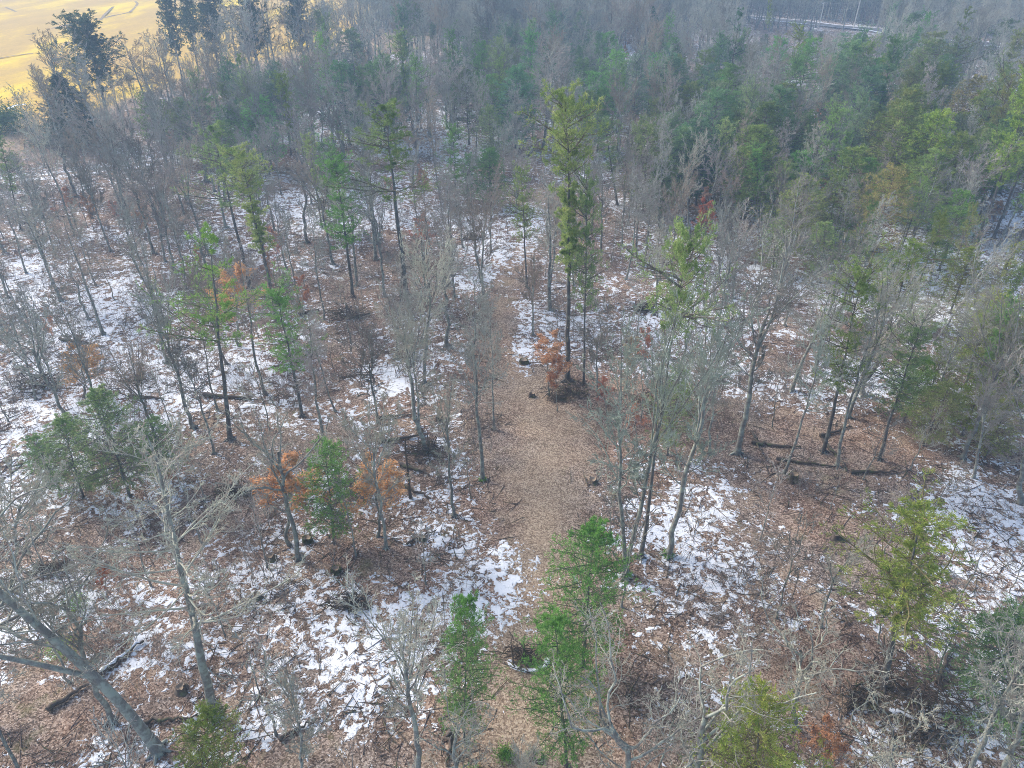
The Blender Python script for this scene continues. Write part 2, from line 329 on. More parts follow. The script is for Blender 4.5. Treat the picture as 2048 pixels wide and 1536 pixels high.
for du in (0, 26):
    tag(ribbon('tyre_rut', [at(*p) for p in [(42+du*.8,300),(46+du*.75,280),(52+du*.6,258),(54+du*.5,240),(50+du*.4,222)]], .7, M_RUT, .05, 2), None, None, kind='structure')

tag(ribbon('snow_bank', [at(14,218), at(30,212), at(52,209)], 1.3, M_SNOW, .08, 1.5), None, None, kind='structure')

# ------------------------------------------------------------------ tree builders (local origin at the foot, growing to z = H)
def trunk_line(rng, H, k=14, wob=.25, top=(0, 0)):
    z = np.linspace(0, 1, k); x = np.cumsum(rng.normal(size=k))*wob; y = np.cumsum(rng.normal(size=k))*wob
    x -= x[0]+(x[-1]-x[0])*z; y -= y[0]+(y[-1]-y[0])*z
    return np.stack([x+top[0]*z, y+top[1]*z, z*H], 1)[None]
def trunk_rad(r, k, end=.12, flare=1.35):
    z = np.linspace(0, 1, k); rr = r*(1-z*(1-end)); rr[0] *= flare; return rr[None]
def root_flare(geo, rng, r, m=0):
    n = 5; a = rng.uniform(0, 6.28)+np.arange(n)*6.28/n+rng.normal(size=n)*.2
    p = np.stack([np.cos(a)*r*.5, np.sin(a)*r*.5, np.full(n, r*1.6)], 1); d = np.stack([np.cos(a), np.sin(a), np.full(n, -.9)], 1)
    pl = walk(rng, p, d, np.full(n, r*3.4), 4, .05, (0, 0, .08)); tubes(geo, pl, r*np.array([.42, .4, .3, .1])[None]*np.ones((n, 1)), 5, m)
def bare_tree(seed, H, r, style):
    rng = np.random.default_rng(seed); tg, cg = Geo(), Geo(); k = 14
    wob = {'slender': .012, 'vase': .010, 'oak': .02, 'radial': .008, 'sapling': .016, 'broom': .01}[style]*H
    hr = {'slender': .97, 'vase': .62, 'oak': .60, 'radial': 1.0, 'sapling': 1.0, 'broom': .66}[style]
    tl = trunk_line(rng, H*hr, k, wob*.5); tr = trunk_rad(r, k, {'vase': .45, 'oak': .5, 'broom': .5}.get(style, .1))
    tubes(tg, tl, tr, 9)
    if style != 'sapling': root_flare(tg, rng, r)
    Lt = np.array([H*hr])
    if style == 'slender':
        l1, r1, L1 = sprout(rng, tl, tr, Lt, 30, .40, .98, (28, 62), .30, 7, .13, (0, 0, .10), rmax=.5)
        spec = [(7, .2, .98, (25, 60), .48, 5, .18, (0, 0, .06)), (6, .2, 1, (25, 60), .52, 4, .22, (0, 0, .04)), (4, .2, 1, (25, 60), .6, 3, .25, (0, 0, 0))]
    elif style in ('vase', 'broom'):
        n = 6 if style == 'vase' else 8
        l1, r1, L1 = sprout(rng, tl, tr, Lt, n, .72, .999, (10, 34) if style == 'vase' else (16, 48), .68, 8, .09, (0, 0, .07), rmax=.62, taper_len=False)
        l1b, r1b, L1b = sprout(rng, tl, tr, Lt, 6, .45, .75, (35, 60), .3, 8, .13, (0, 0, .1), rmax=.3, taper_len=False)
        l1 = np.concatenate([l1, l1b]); r1 = np.concatenate([r1, r1b]); L1 = np.concatenate([L1, L1b])
        spec = [(9, .12, .98, (20, 48), .42, 5, .10, (0, 0, .07)), (8, .12, 1, (18, 48), .48, 4, .14, (0, 0, .05)), (5, .15, 1, (18, 50), .6, 3, .18, (0, 0, .02))]
    elif style == 'oak':
        l1, r1, L1 = sprout(rng, tl, tr, Lt, 7, .62, .999, (22, 62), .72, 10, .26, (0, 0, .08), rmax=.65, taper_len=False)
        l1b, r1b, L1b = sprout(rng, tl, tr, Lt, 3, .4, .65, (50, 75), .42, 10, .26, (0, 0, .06), rmax=.35, taper_len=False)
        l1 = np.concatenate([l1, l1b]); r1 = np.concatenate([r1, r1b]); L1 = np.concatenate([L1, L1b])
        spec = [(9, .15, .98, (28, 70), .42, 8, .34, (0, 0, .06)), (7, .15, 1, (28, 75), .48, 6, .4, (0, 0, .04)), (5, .2, 1, (30, 75), .55, 5, .34, (0, 0, .02))]
    elif style == 'radial':
        l1, r1, L1 = sprout(rng, tl, tr, Lt, 34, .38, .98, (55, 82), .36, 9, .11, (0, 0, .05), rmax=.42)
        spec = [(8, .2, .98, (25, 55), .42, 6, .18, (0, 0, .03)), (6, .2, 1, (25, 55), .5, 5, .25, (0, 0, .02)), (4, .2, 1, (25, 60), .55, 4, .28, (0, 0, 0))]
    else:
        l1, r1, L1 = sprout(rng, tl, tr, Lt, 14, .3, .98, (30, 62), .38, 5, .14, (0, 0, .08), rmax=.5)
        spec = [(5, .2, .98, (22, 50), .5, 4, .15, (0, 0, .05)), (3, .2, 1, (22, 50), .5, 3, .2, (0, 0, .03))]
    tubes(tg if style in ('oak', 'vase', 'broom') else cg, l1, r1, 5)
    pl, pr, pL = l1, r1, L1; last = None
    for i, (n, t0, t1, ang, ratio, kk, wb, pull) in enumerate(spec):
        pl, pr, pL = sprout(rng, pl, pr, pL, n, t0, t1, ang, ratio, kk, wb, pull, rmin=(.022, .016, .0125)[i]*{'radial': 1.05, 'oak': .8}.get(style, 1))
        tubes(cg, pl, pr, 3 if i else 4); last = pl
    return tg, cg, last
def pine(seed, H, r, style):
    rng = np.random.default_rng(seed); tg, cg = Geo(), Geo()
    tl = trunk_line(rng, H, 16, .006*H*.4); tr = trunk_rad(r, 16, .08, 1.25); tubes(tg, tl, tr, 8); root_flare(tg, rng, r)
    base, wid, gap, lay = {'tall': (.42, .22, .22, .62), 'column': (.46, .10, .12, .6), 'tuft': (.80, .15, .05, .5), 'young': (.16, .42, .05, .5), 'spruce': (.05, .27, .0, .45), 'layer': (.52, .24, .35, .9), 'upswept': (.30, .34, .15, .75)}[style]
    n_wh = int((1-base)*H/lay); P_, D_, L_ = [], [], []
    for i in range(n_wh+1):
        t = base+(1-base)*i/max(1, n_wh)*.985; f = (t-base)/(1-base)
        prof = {'tall': math.sin(min(1, f*1.3+.28)*2.2)*.9+.15, 'column': .5+(1.0*math.sin((f-.5)*6.28) if f > .5 else .15*math.sin(f*25))+.1, 'tuft': .5+.9*math.sin(min(1, f+.25)*2.6), 'young': min(1, .45+f*1.6)*(1-f)**.55+.08, 'spruce': (1-f)**.8+.05, 'layer': .35+.85*(1-f), 'upswept': .62+.55*(1-f)}[style]
        if style in ('tall', 'layer', 'tuft', 'upswept'): prof *= .6+.6*rng.random()
        if rng.random() < gap and f < .85: continue
        c, _ = interp(tl, np.array([t])); nb = rng.integers(4, 7)+(2 if style == 'spruce' else 0); a0 = rng.uniform(0, 6.28)
        side = rng.uniform(0, 6.28)
        for j in range(nb):
            a = a0+j*6.283/nb+rng.normal()*.25; l = H*wid*prof*rng.uniform(.55, 1.15)
            if style not in ('spruce', 'young'): l *= .75+.4*math.cos(a-side)
            el = {'young': .12, 'spruce': .05, 'upswept': .62}.get(style, .2)+(.25 if style == 'young' else .6)*f**2; P_.append(c[0]+rng.normal(size=3)*[0, 0, lay*.3]); D_.append([math.cos(a), math.sin(a), el]); L_.append(max(.35, l))
    P_, D_, L_ = np.array(P_), np.array(D_), np.array(L_)
    br = walk(rng, P_, D_, L_, 7, .09, (0, 0, {'spruce': -.02, 'young': -.005}.get(style, .04)))
    rr = np.clip(L_*.016, .02, r*.35)[:, None]*np.linspace(1, .3, 7)[None]; tubes(cg, br, rr, 4, 1)
    if style in ('tall', 'column', 'tuft', 'layer'):       # dead stubs below the crown
        sb, sr, _ = sprout(rng, tl, tr, np.array([H]), 16, .15, base+.05, (65, 95), .05, 4, .15, (0, 0, 0), rmax=.2); tubes(cg, sb, sr, 3, 1)
    b2, r2, L2 = sprout(rng, br, rr, L_, 9, .15, .97, (30, 62), .42, 5, .12, (0, 0, .05)); tubes(cg, b2, r2, 3, 1)
    b3, r3, L3 = sprout(rng, b2, r2, L2, 3, .25, .95, (25, 55), .5, 3, .1, (0, 0, .04))
    def tuft(poly, n, t0, L, W, spread):
        N = len(poly); par = np.repeat(np.arange(N), n); t = rng.uniform(t0, 1, len(par)); p, tan = interp(poly[par], t)
        d = unit(tan+rng.normal(size=p.shape)*spread+[0, 0, .12]); blades(cg, p, d, rng.uniform(.7, 1.25, len(p))*L, W, rng)
    s = (H/20)**.25
    if style == 'spruce': tuft(b2, 9, .15, .30*s, .055*s, .55); tuft(b3, 8, .1, .26*s, .05*s, .6)
    elif style == 'upswept': tuft(b2, 11, .1, .42, .10, .5); tuft(b3, 8, .1, .38, .10, .5)
    elif style == 'young': tuft(b2, 6, .2, .26*s, .036*s, .75); tuft(b3, 6, .2, .24*s, .036*s, .85)
    else: tuft(b2, 8, .2, .27*s, .032*s, .55); tuft(b3, 9, .2, .25*s, .032*s, .6)
    tip = br[:, -1]; tp = np.repeat(np.stack([br[:, -2], tip], 1), 1, 0); tuft(tp, 12, 0, .3*s, .055*s, .6)
    ld = np.array([[tl[0, -2], tl[0, -1]]]); tuft(ld, 60, .1, .3, .055, .7)
    return tg, cg
def russet(seed, H, r):
    tg, cg, last = bare_tree(seed, H, r, 'sapling'); rng = np.random.default_rng(seed+99)
    n = 30; par = np.repeat(np.arange(len(last)), n); keep = rng.random(len(par)) < .85; par = par[keep]
    p, tan = interp(last[par], rng.uniform(0, 1, len(par))); p += rng.normal(size=p.shape)*.07
    blades(cg, p, rng.normal(size=p.shape)+[0, 0, -.4], rng.uniform(.09, .15, len(p)), .065, rng, 1)
    return tg, cg

PROTO = {}
def proto(kind, seeds, H, r, builder, style=None, tm=None, cms=None):
    out = []
    for s in seeds:
        res = builder(s, H, r, style) if style else builder(s, H, r)
        out.append((res[0].mesh('trunk', [tm]), res[1].mesh('crown', cms), H, res[0], res[1]))
    PROTO[kind] = out
BT = [M_TWIG]
proto('slender', (11, 12, 13, 14, 15), 20, .19, bare_tree, 'slender', M_BARK, BT)
proto('vase', (21, 22, 23, 24), 18, .2, bare_tree, 'vase', M_BARK, BT)
proto('broom', (31, 32, 33), 16, .165, bare_tree, 'broom', M_BARK, BT)
proto('oak', (41, 42, 43, 44), 17, .24, bare_tree, 'oak', M_BARK, BT)
proto('radial', (51, 52), 22, .31, bare_tree, 'radial', M_BARK, BT)
proto('sapling', (61, 62, 63, 64), 8, .06, bare_tree, 'sapling', M_BARK, BT)
PN = [M_NEEDLE, M_PINEBARK]
proto('pine_tall', (71, 72, 73), 24, .26, pine, 'tall', M_PINEBARK, PN)
proto('pine_column', (76, 77), 26, .27, pine, 'column', M_PINEBARK, PN)
proto('pine_tuft', (81, 82, 83), 24, .24, pine, 'tuft', M_PINEBARK, PN)
proto('pine_layer', (86, 87), 24, .26, pine, 'layer', M_PINEBARK, PN)
proto('pine_young', (91, 92, 93), 12, .14, pine, 'young', M_PINEBARK, PN)
proto('pine_upswept', (88, 89), 22, .28, pine, 'upswept', M_PINEBARK, [M_DARKNEEDLE, M_PINEBARK])
proto('spruce', (96, 97), 16, .22, pine, 'spruce', M_PINEBARK, [M_DARKNEEDLE, M_PINEBARK])
proto('russet', (101, 102, 103), 7, .07, russet, None, M_BARK, [M_TWIG, M_RUSSET])

NAMES = {'pine_upswept': ('pine_tree', 'pine'), 'slender': ('bare_tree', 'tree'), 'vase': ('bare_tree', 'tree'), 'broom': ('bare_tree', 'tree'), 'oak': ('bare_tree', 'tree'), 'radial': ('bare_tree', 'tree'), 'sapling': ('sapling', 'sapling'),
         'pine_tall': ('pine_tree', 'pine'), 'pine_column': ('pine_tree', 'pine'), 'pine_tuft': ('pine_tree', 'pine'), 'pine_layer': ('pine_tree', 'pine'), 'pine_young': ('young_pine', 'pine'), 'spruce': ('spruce_tree', 'spruce'), 'russet': ('beech_tree', 'tree')}
GROUPS = {'bare_tree': 'leafless trees of the wood', 'sapling': 'leafless saplings of the wood', 'pine_tree': 'pines standing among the bare trees', 'young_pine': 'young pines growing in the wood', 'spruce_tree': 'dark spruces by the field', 'beech_tree': 'small trees keeping their russet leaves'}
rnd = random.Random(3)
def place(kind, x, y, H, lean=(0, 0), wide=1.0, tint=None, label=None, variant=None, rz=None, thick=1.0):
    """a tree = Empty > trunk, crown; copies share mesh data"""
    v = PROTO[kind][(variant if variant is not None else rnd.randrange(99)) % len(PROTO[kind])]
    nm, cat = NAMES[kind]; s = H/v[2]; root = empty(nm, (x, y, hz(x, y)-.05)); tag(root, label, cat, GROUPS[nm])
    up = Vector((lean[0], lean[1], 1)).normalized(); q = Vector((0, 0, 1)).rotation_difference(up)
    q = q @ Quaternion((0, 0, 1), rz if rz is not None else rnd.uniform(0, 6.28)); root.rotation_mode = 'QUATERNION'; root.rotation_quaternion = q
    if kind == 'oak' and tint: tint = tuple(c*.86 for c in tint)
    if kind == 'russet' and tint: tint = (tint[0]*.92, tint[1], tint[2]*1.2)
    for nm2, me in (('trunk', v[0]), ('crown', v[1])):
        o = link(nm2, me, root); o.scale = (s*wide*(thick if nm2 == 'trunk' else 1), s*wide*(thick if nm2 == 'trunk' else 1), s)
        if tint and nm2 == 'crown': o.color = (*tint, 1)
        if kind not in ('oak', 'vase', 'broom') or nm2 == 'trunk': pass
    return root

# ------------------------------------------------------------------ trees one can tell apart, surveyed in the photo: foot (u,v), top (u,v)
YEL, OLI, BRI, BLU, PAL, GRN = (1.12, 1.06, .78), (1.1, 1.0, .5), (.95, 1.3, .78), (.85, 1.0, 1.05), (1.25, 1.2, 1.12), (1, 1, 1)
MARK = [
 # kind, ub, vb, ut, vt, wide, tint, label, short name for describing neighbours
 ('pine_column',1135,767,1130,205,.95,YEL,'tallest pine, narrow and yellow-green, its bare trunk foot at the edge of the clearing','tallest yellow-green pine'),
 ('pine_layer',812,592,770,222,1.45,YEL,'tall pine with clumped layers of boughs left of the snowy path','clumped pine by the snowy path'),
 ('pine_tuft',1280,1120,1366,498,.68,PAL,'pine with pale green tufted top on a long bare trunk, right of the clearing','pale tufted pine'),
 ('pine_tall',1167,772,1174,385,.6,PAL,'slim thin-crowned pine just right of the tallest yellow-green pine','slim thin-crowned pine'),
 ('pine_tall',1054,573,1043,345,.9,YEL,'small yellow-green pine on a thin trunk standing beside the snowy path','small pine beside the path'),
 ('pine_layer',500,575,425,255,1.15,PAL,'pale frosted pine, left one of the tall pair left of centre','pale frosted pine'),
 ('pine_column',555,640,477,300,1.25,YEL,'long yellow-green pine, right one of the tall pair left of centre','long yellow-green pine'),
 ('pine_layer',460,877,415,470,1.1,(1.0,1.2,.6),'slender pine with a few flat bough layers beside the orange beech','slender pine beside the orange beech'),
 ('pine_tall',603,830,552,582,1.25,BRI,'dense dark green pine top on a stout trunk right of the orange beech','dense pine right of the orange beech'),
 ('pine_tall',705,592,667,320,1.15,BRI,'green pine with an oval crown on a dark leaning trunk','oval-crowned green pine'),
 ('pine_column',600,345,562,145,.95,OLI,'narrow olive-yellow pine beside the snowy track','narrow olive pine by the track'),
 ('pine_column',832,292,798,68,.95,GRN,'tall narrow dark pine standing high above the middle of the wood','tall narrow dark pine'),
 ('pine_upswept',215,238,163,46,1.62,(.9,1,.8),'dark pine with upswept boughs in front of the golden field','dark upswept field-edge pine'),
 ('spruce',150,285,112,146,2.1,GRN,'broad black-green evergreen at the field corner','broad black-green evergreen'),
 ('pine_upswept',365,160,333,-2,0.98,(.9,1,.8),'leftmost of the dark pines topping the field edge','leftmost pine topping the field'),
 ('pine_upswept',398,150,371,-8,0.78,(.9,1,.8),'small dark pine second from the left along the field edge',None),
 ('pine_upswept',440,158,415,-14,1.43,(.9,1,.8),'broad dark pine third from the left along the field edge','broad dark field-edge pine'),
 ('pine_upswept',518,165,493,-16,1.17,(.9,1,.8),'dark pine with drooping side boughs beside the golden field','dark pine with drooping boughs'),
 ('pine_upswept',615,150,586,-10,1.17,(.9,1,.8),'dark pine at the right end of the golden field','pine at the field right end'),
 ('pine_tall',665,268,641,72,.7,BRI,'green pine with a notched crown beyond the narrow olive pine','notched-crown pine'),
 ('pine_tall',408,325,385,150,.8,GRN,'green pine behind the snowy track on a thin dark trunk','green pine behind the track'),
 ('pine_tall',508,328,484,150,1.0,GRN,'green pine on a long straight trunk behind the snowy track','straight-trunked track pine'),
 ('pine_young',378,305,362,192,.9,BLU,'blue-green young pine behind the snowy track',None),
 ('pine_young',346,322,325,200,.7,YEL,'yellow-green young pine behind the snowy track',None),
 ('pine_tall',308,340,278,190,.8,PAL,'pale green pine left of the young pines by the track','pale pine by the track'),
 ('pine_young',770,228,765,112,1.1,BLU,'bushy blue-green pine beside the tall narrow dark pine',None),
 ('pine_young',716,172,712,70,.9,BLU,'dark blue-green pine near the right end of the golden field',None),
 ('spruce',1308,118,1306,14,.9,(1.2,1.5,1.4),'dark conical spruce at the back centre of the wood','dark conical spruce'),
 ('pine_young',1325,232,1315,110,1.1,BRI,'fresh green conical pine in front of the dark conical spruce','fresh green conical pine'),
 ('pine_tall',1235,410,1207,245,1.4,GRN,'broad bushy pine behind the tallest yellow-green pine','broad bushy pine'),
 ('pine_young',985,342,978,212,.9,GRN,'bushy green pine left of the snowy strip in the wood','bushy green pine'),
 ('pine_young',905,232,903,178,1.3,GRN,'low dark green pine beside the snow band',None),
 ('pine_young',1038,232,1040,138,1.1,BLU,'rounded blue-green pine at the head of the path',None),
 ('pine_tall',1520,455,1512,300,1.1,BRI,'bright green pine over a shady hollow in the right wood','bright green pine over the hollow'),
 ('pine_young',1392,405,1402,292,1.0,GRN,'soft conical pine left of the shady hollow','soft conical pine'),
 ('pine_tall',1645,907,1722,548,1.0,YEL,'yellow-topped pine on a long dark trunk above the brown slope','yellow-topped slope pine'),
 ('pine_tall',1755,925,1832,668,1.15,GRN,'green pine with a spreading crown leaning right above the brown slope','spreading pine leaning right'),
 ('pine_tall',1765,1376,1850,1045,1.5,OLI,'olive-yellow pine leaning over the snowy slope at lower right','olive-yellow lower right pine'),
 ('pine_young',1165,1335,1190,1068,.85,BRI,'vivid green young pine standing on the path','vivid green pine on path'),
 ('pine_young',1134,1535,1110,1245,.62,BRI,'green young pine in front, partly behind bare oak twigs','green young pine behind oak twigs'),
 ('pine_young',928,1482,932,1212,.5,BRI,'green young pine left of the path by the dark stump','green pine beside the stump'),
 ('pine_young',400,1580,415,1428,.9,OLI,'olive young pine at the foot of the straight grey tree','olive lower left pine'),
 ('pine_young',1500,1690,1522,1378,.72,OLI,'olive-green pine at the bottom edge under bare branches','olive-green bottom pine'),
 ('pine_young',258,988,192,782,1.0,GRN,'tallest of the dark green young pines at the left','tallest dark young left pine'),
 ('pine_young',165,990,118,835,1.05,(.8,.9,.8),'dark green young pine, middle one at the left',None),
 ('pine_young',118,975,62,868,1.1,(.75,.9,.85),'dark green young pine, leftmost of those by the left edge',None),
 ('pine_young',325,955,300,838,1.2,(.85,1,.9),'thin faint young pine right of the dark young pines',None),
 ('pine_young',668,1088,648,888,.8,BRI,'bright soft green young pine between two orange-leaved trees','bright soft young pine'),
 ('pine_young',1335,910,1362,735,.8,PAL,'pale greyish young pine right of the clearing','pale greyish young pine'),
 ('pine_young',2030,1440,2025,1235,1.3,(.8,.95,.9),'dark soft pine at the right edge above leaning trunks',None),
 ('pine_young',1965,740,1985,590,1.3,OLI,'wide olive pine near the right edge above the snow','wide olive right-side pine'),
 ('pine_young',2030,790,2040,640,1.2,OLI,'olive pine against the right edge',None),
 ('pine_tall',1960,440,2005,255,1.35,(.9,1,.6),'big dark green pine at the right edge over open snow','big dark right-edge pine'),
 ('pine_tall',1935,470,1945,300,.9,(.9,1,.7),'slimmer dark pine just left of the big right-edge pine',None),
 ('pine_tall',40,455,0,272,.9,GRN,'pine by the left edge standing below the field corner','pine by the left edge'),
 ('pine_tall',1860,560,1890,420,1.0,YEL,'thin yellowish pine in the open snow at the right',None),
 ('pine_young',1640,560,1652,440,1.2,PAL,'pale bushy pine left of the open snow',None),
 ('pine_young',1545,545,1556,440,1.1,PAL,'light green bushy pine below the shady hollow',None),
 ('pine_tall',1600,215,1598,62,1.0,OLI,'tall olive pine rising toward the road','tall olive pine toward the road'),
 ('pine_tall',1534,100,1540,-10,.55,OLI,'narrow olive-yellow pine in front of the road','narrow olive pine before the road'),
 ('pine_tall',1905,95,1912,-20,.8,YEL,'yellow-green pine at the back right of the wood','yellow-green back right pine'),
 ('pine_young',1700,235,1706,120,1.2,OLI,'thick olive pine beyond the right wood',None),
 ('pine_young',1890,260,1885,130,1.3,OLI,'golden-olive conical pine high in the right wood','golden-olive conical pine'),
 ('pine_young',1875,190,1872,80,1.2,GRN,'dark bushy pine behind the golden-olive conical pine',None),
 # bare trees
 ('oak',-50,1440,105,985,1.1,PAL,'crooked pale tree reaching in from the left edge over the leaning trunk','crooked left-edge tree'),
 ('broom',20,1180,60,900,1.0,PAL,'pale bare fan at the left edge below the dark young pines',None),
 ('slender',965,962,948,560,1.0,None,'stout straight bare tree at the left edge of the clearing','stout bare tree left of the clearing'),
 ('slender',987,857,980,590,.75,None,'thin straight bare tree just behind the stout one at the clearing',None),
 ('slender',834,858,812,580,.9,None,'bare tree with a fine greenish twig broom in the left middle','bare tree with greenish twigs'),
 ('vase',908,1035,880,735,.8,PAL,'pale thin birch-like tree left of the clearing','pale birch-like tree'),
 ('broom',772,1100,735,775,.85,PAL,'pale forked tree rising from orange leaves','pale forked tree over orange leaves'),
 ('oak',598,1120,525,735,.8,PAL,'pale twiggy crown on a light grey trunk behind orange leaves','pale twiggy tree'),
 ('radial',430,1436,288,880,1.0,PAL,'straight grey tree with ring upon ring of spreading branches','grey tree with spreading branch rings'),
 ('vase',388,856,298,545,1.05,None,'bare tree fanning out broadly over snow at the left','broad bare fan at the left'),
 ('slender',110,774,30,560,1.0,None,'dark bare trunk leaning left by the orange bush','dark trunk leaning left'),
 ('slender',68,790,-15,560,.9,None,'leaning bare trunk at the left edge beyond the dark one',None),
 ('slender',372,578,325,380,.9,None,'nearly black bare trunk on the snowy left slope','nearly black bare trunk'),
 ('slender',670,820,592,570,.7,PAL,'pale curved thin trunk in the left middle','pale curved thin trunk'),
 ('slender',1250,1160,1240,640,.9,(.9,1,.95),'long grey trunk, leftmost of the three beside the clearing','leftmost long grey trunk'),
 ('vase',1250,1148,1384,560,.7,(.9,1,.95),'tall grey-green trunk leaning right from the same spot as the leftmost one',None),
 ('vase',1335,1113,1466,540,.85,(.9,1,.95),'grey tree with a mossy foot leaning strongly right','leaning grey tree with mossy foot'),
 ('broom',1474,906,1570,478,1.25,(1,.95,.95),'wide dense fan of fine grey twigs right of centre','wide fan of fine grey twigs'),
 ('slender',1567,948,1668,610,.8,(.9,1,.95),'slim greenish trunk above the mossy stump','slim trunk above the mossy stump'),
 ('slender',1673,938,1768,600,1.0,None,'straight bare tree crossing above the long fallen log','bare tree over the fallen log'),
 ('vase',1866,692,2035,430,.7,None,'long bare trunk leaning right across the open snow','long trunk leaning over open snow'),
 ('vase',835,1550,790,1165,1.0,PAL,'fan-shaped bare tree in front of the snow at the bottom','fan-shaped bottom tree'),
 ('oak',1300,1640,1150,1255,.9,PAL,'crooked pale oak crown over the green pine at the bottom','crooked pale bottom oak'),
 ('oak',1372,1650,1450,1230,1.0,PAL,'crooked many-forked oak crown at the bottom right of centre','many-forked oak crown'),
 ('oak',1590,1456,1610,1170,1.0,PAL,'wide tangled pale crown with a thick short trunk','wide tangled pale crown'),
 ('vase',1640,1262,1700,1060,.9,PAL,'whitish dead tree with one forked limb pointing right','whitish dead tree'),
 ('slender',1756,1290,1800,1090,.6,None,'short thin trunk behind the olive-yellow pine',None),
 ('slender',1925,1590,2105,1190,1.0,None,'big leaning trunk at the lower right edge','big leaning right-edge trunk'),
 ('vase',1985,1600,2150,1230,1.0,None,'second leaning trunk at the lower right edge, behind the big one',None),
 ('vase',2040,1010,2085,700,1.3,(1,.92,.92),'bare tree with a wide mauve-grey crown at the right edge','mauve-grey right-edge crown'),
 ('broom',1945,960,1985,740,1.1,(1,.92,.92),'mauve-grey bare fan left of the right-edge crown',None),
 ('oak',225,1446,45,1010,.7,PAL,'crooked pale tree leaning up behind the big leaning trunk',None),
 ('slender',52,1560,-130,1240,.8,None,'dark trunk in the bottom left corner','bottom left corner trunk'),
 ('vase',610,1620,590,1330,.8,PAL,'greyish bare bush-like tree at the bottom left of the path',None),
 ('oak',920,1640,905,1330,.7,PAL,'thin crooked bare tree at the bottom edge left of the path',None),
 ('vase',1060,1670,1030,1440,.6,PAL,'small crooked tree at the bottom edge of the path',None),
 ('oak',1800,1640,1790,1330,.8,PAL,'crooked bare tree at the bottom right below the snowy log',None),
 ('slender',175,300,60,135,1.0,PAL,'pale bare tree with long arms in front of the black-green evergreen','pale long-armed tree'),
 ('broom',118,225,95,55,1.35,(.5,.42,.36),'round-crowned bare tree standing out against the golden field','round bare tree against the field'),
 ('slender',150,470,22,165,.8,PAL,'long pale grey trunk leaning left in the left wood','long pale leaning trunk'),
 ('broom',250,430,195,180,1.2,(1,.93,.93),'mauve-grey bare fan by the left end of the snowy track','mauve-grey fan by the track'),
 ('broom',330,520,290,330,1.2,(1.1,.9,.85),'pinkish-brown bare fan below the snowy track','pinkish bare fan'),
 ('vase',640,290,652,170,.9,(.8,.75,.72),'forked dark bare tree beside the snowy track','forked dark bare tree'),
 ('vase',990,330,1020,240,1.0,PAL,'pale bare crown before the bushy green pine','pale bare crown by the bushy pine'),
 ('broom',1290,360,1285,240,.9,PAL,'pale grey bare fan behind the tallest pine','pale grey fan behind the tallest pine'),
 ('vase',1380,480,1375,240,.9,PAL,'tall pale bare crown right of the broad bushy pine','tall pale crown'),
 ('slender',1600,470,1640,240,1.0,PAL,'pale bare tree crossing the open woods above the snow gap','pale tree above the snow gap'),
 ('slender',1720,340,1735,270,1.0,None,'dark double-stemmed tree in the bright snow gap',None),
 ('slender',1730,345,1750,225,1.1,None,'grey bare crown above the bright snow gap','grey crown above the snow gap'),
 ('slender',600,610,560,400,.9,None,'thin grey tree behind the dense green pine',None),
 ('slender',648,640,622,420,.9,None,'thin brown tree left of the oval-crowned pine',None),
 ('broom',1462,470,1465,330,.9,(1.1,.85,.8),'reddish-brown bare fan near the shady hollow',None),
 # small trees with russet leaves
 ('russet',478,690,470,540,1.7,(1.15,1.15,1),'orange-leaved beech, the brightest, between two pines at the left','brightest orange beech'),
 ('russet',165,790,158,695,2.1,(1.15,1.2,1),'spreading orange bush on the snowy ground near the left edge','spreading orange bush'),
 ('russet',110,700,88,618,.8,(1,.85,.8),'small rust-coloured sapling above the spreading orange bush',None),
 ('russet',1097,790,1095,675,1.7,(1,.95,.9),'orange-leaved sapling at the clearing edge by the tallest pine','orange clearing sapling'),
 ('russet',1114,822,1112,715,.8,(.8,.7,.7),'thin rusty sapling beside the dark brush pile at the clearing',None),
 ('russet',580,1092,578,930,1.9,(1.15,1.1,1),'orange-leaved tree in front of the pale twiggy tree','orange tree by twiggy tree'),
 ('russet',755,1075,748,935,1.8,(1.15,1.15,1),'orange-leaved tree at the foot of the pale forked tree','orange tree by forked tree'),
 ('russet',845,520,842,430,1.4,(1,.75,.8),'salmon-red bush right of the clumped pine','salmon-red bush'),
 ('russet',1408,500,1410,405,1.2,(.85,.55,.6),'dark rust-red bush left of the shady hollow','dark rust-red bush'),
 ('russet',1648,1560,1650,1445,1.1,(.8,.75,.75),'orange-brown bush at the bottom right of the olive-green pine','orange-brown bottom bush'),
 ('russet',610,640,600,555,1.1,(.9,.75,.75),'dull red bush behind the dense green pine',None),
 ('russet',395,540,392,490,1.2,(1,.8,.7),'brown-orange bush on the snowy left slope',None),
 ('russet',1290,760,1292,670,1.1,(.85,.7,.75),'faint reddish sapling between long grey trunks',None),
 ('russet',1215,830,1205,760,1.1,(.8,.6,.65),'reddish sapling at the right rim of the clearing',None),
 ('russet',1275,890,1270,810,1.0,(.9,.7,.7),'rusty sapling behind the three long grey trunks',None),
 ('russet',215,1190,205,1130,1.3,(.8,.6,.55),'low rusty-brown bush under the spreading branches at left',None),
 ('russet',735,98,730,60,1.3,(.9,.75,.8),'reddish tree at the right end of the golden field',None),
 ('russet',1110,110,1108,60,1.4,(.9,.65,.7),'rust-red tree far back at the head of the path',None),
 ('russet',1640,290,1642,225,1.4,(.9,.7,.75),'rust-brown tree in the far right wood',None),
 ('russet',1615,420,1620,330,1.6,(.85,.65,.65),'rust-brown tree beside the pale tree above the snow gap',None),
 ('russet',1345,140,1348,95,1.4,(.95,.75,.8),'reddish tree beside the dark conical spruce',None),
 ('russet',1170,130,1168,90,1.4,(.9,.65,.7),'dull red tree far back beyond the path',None),
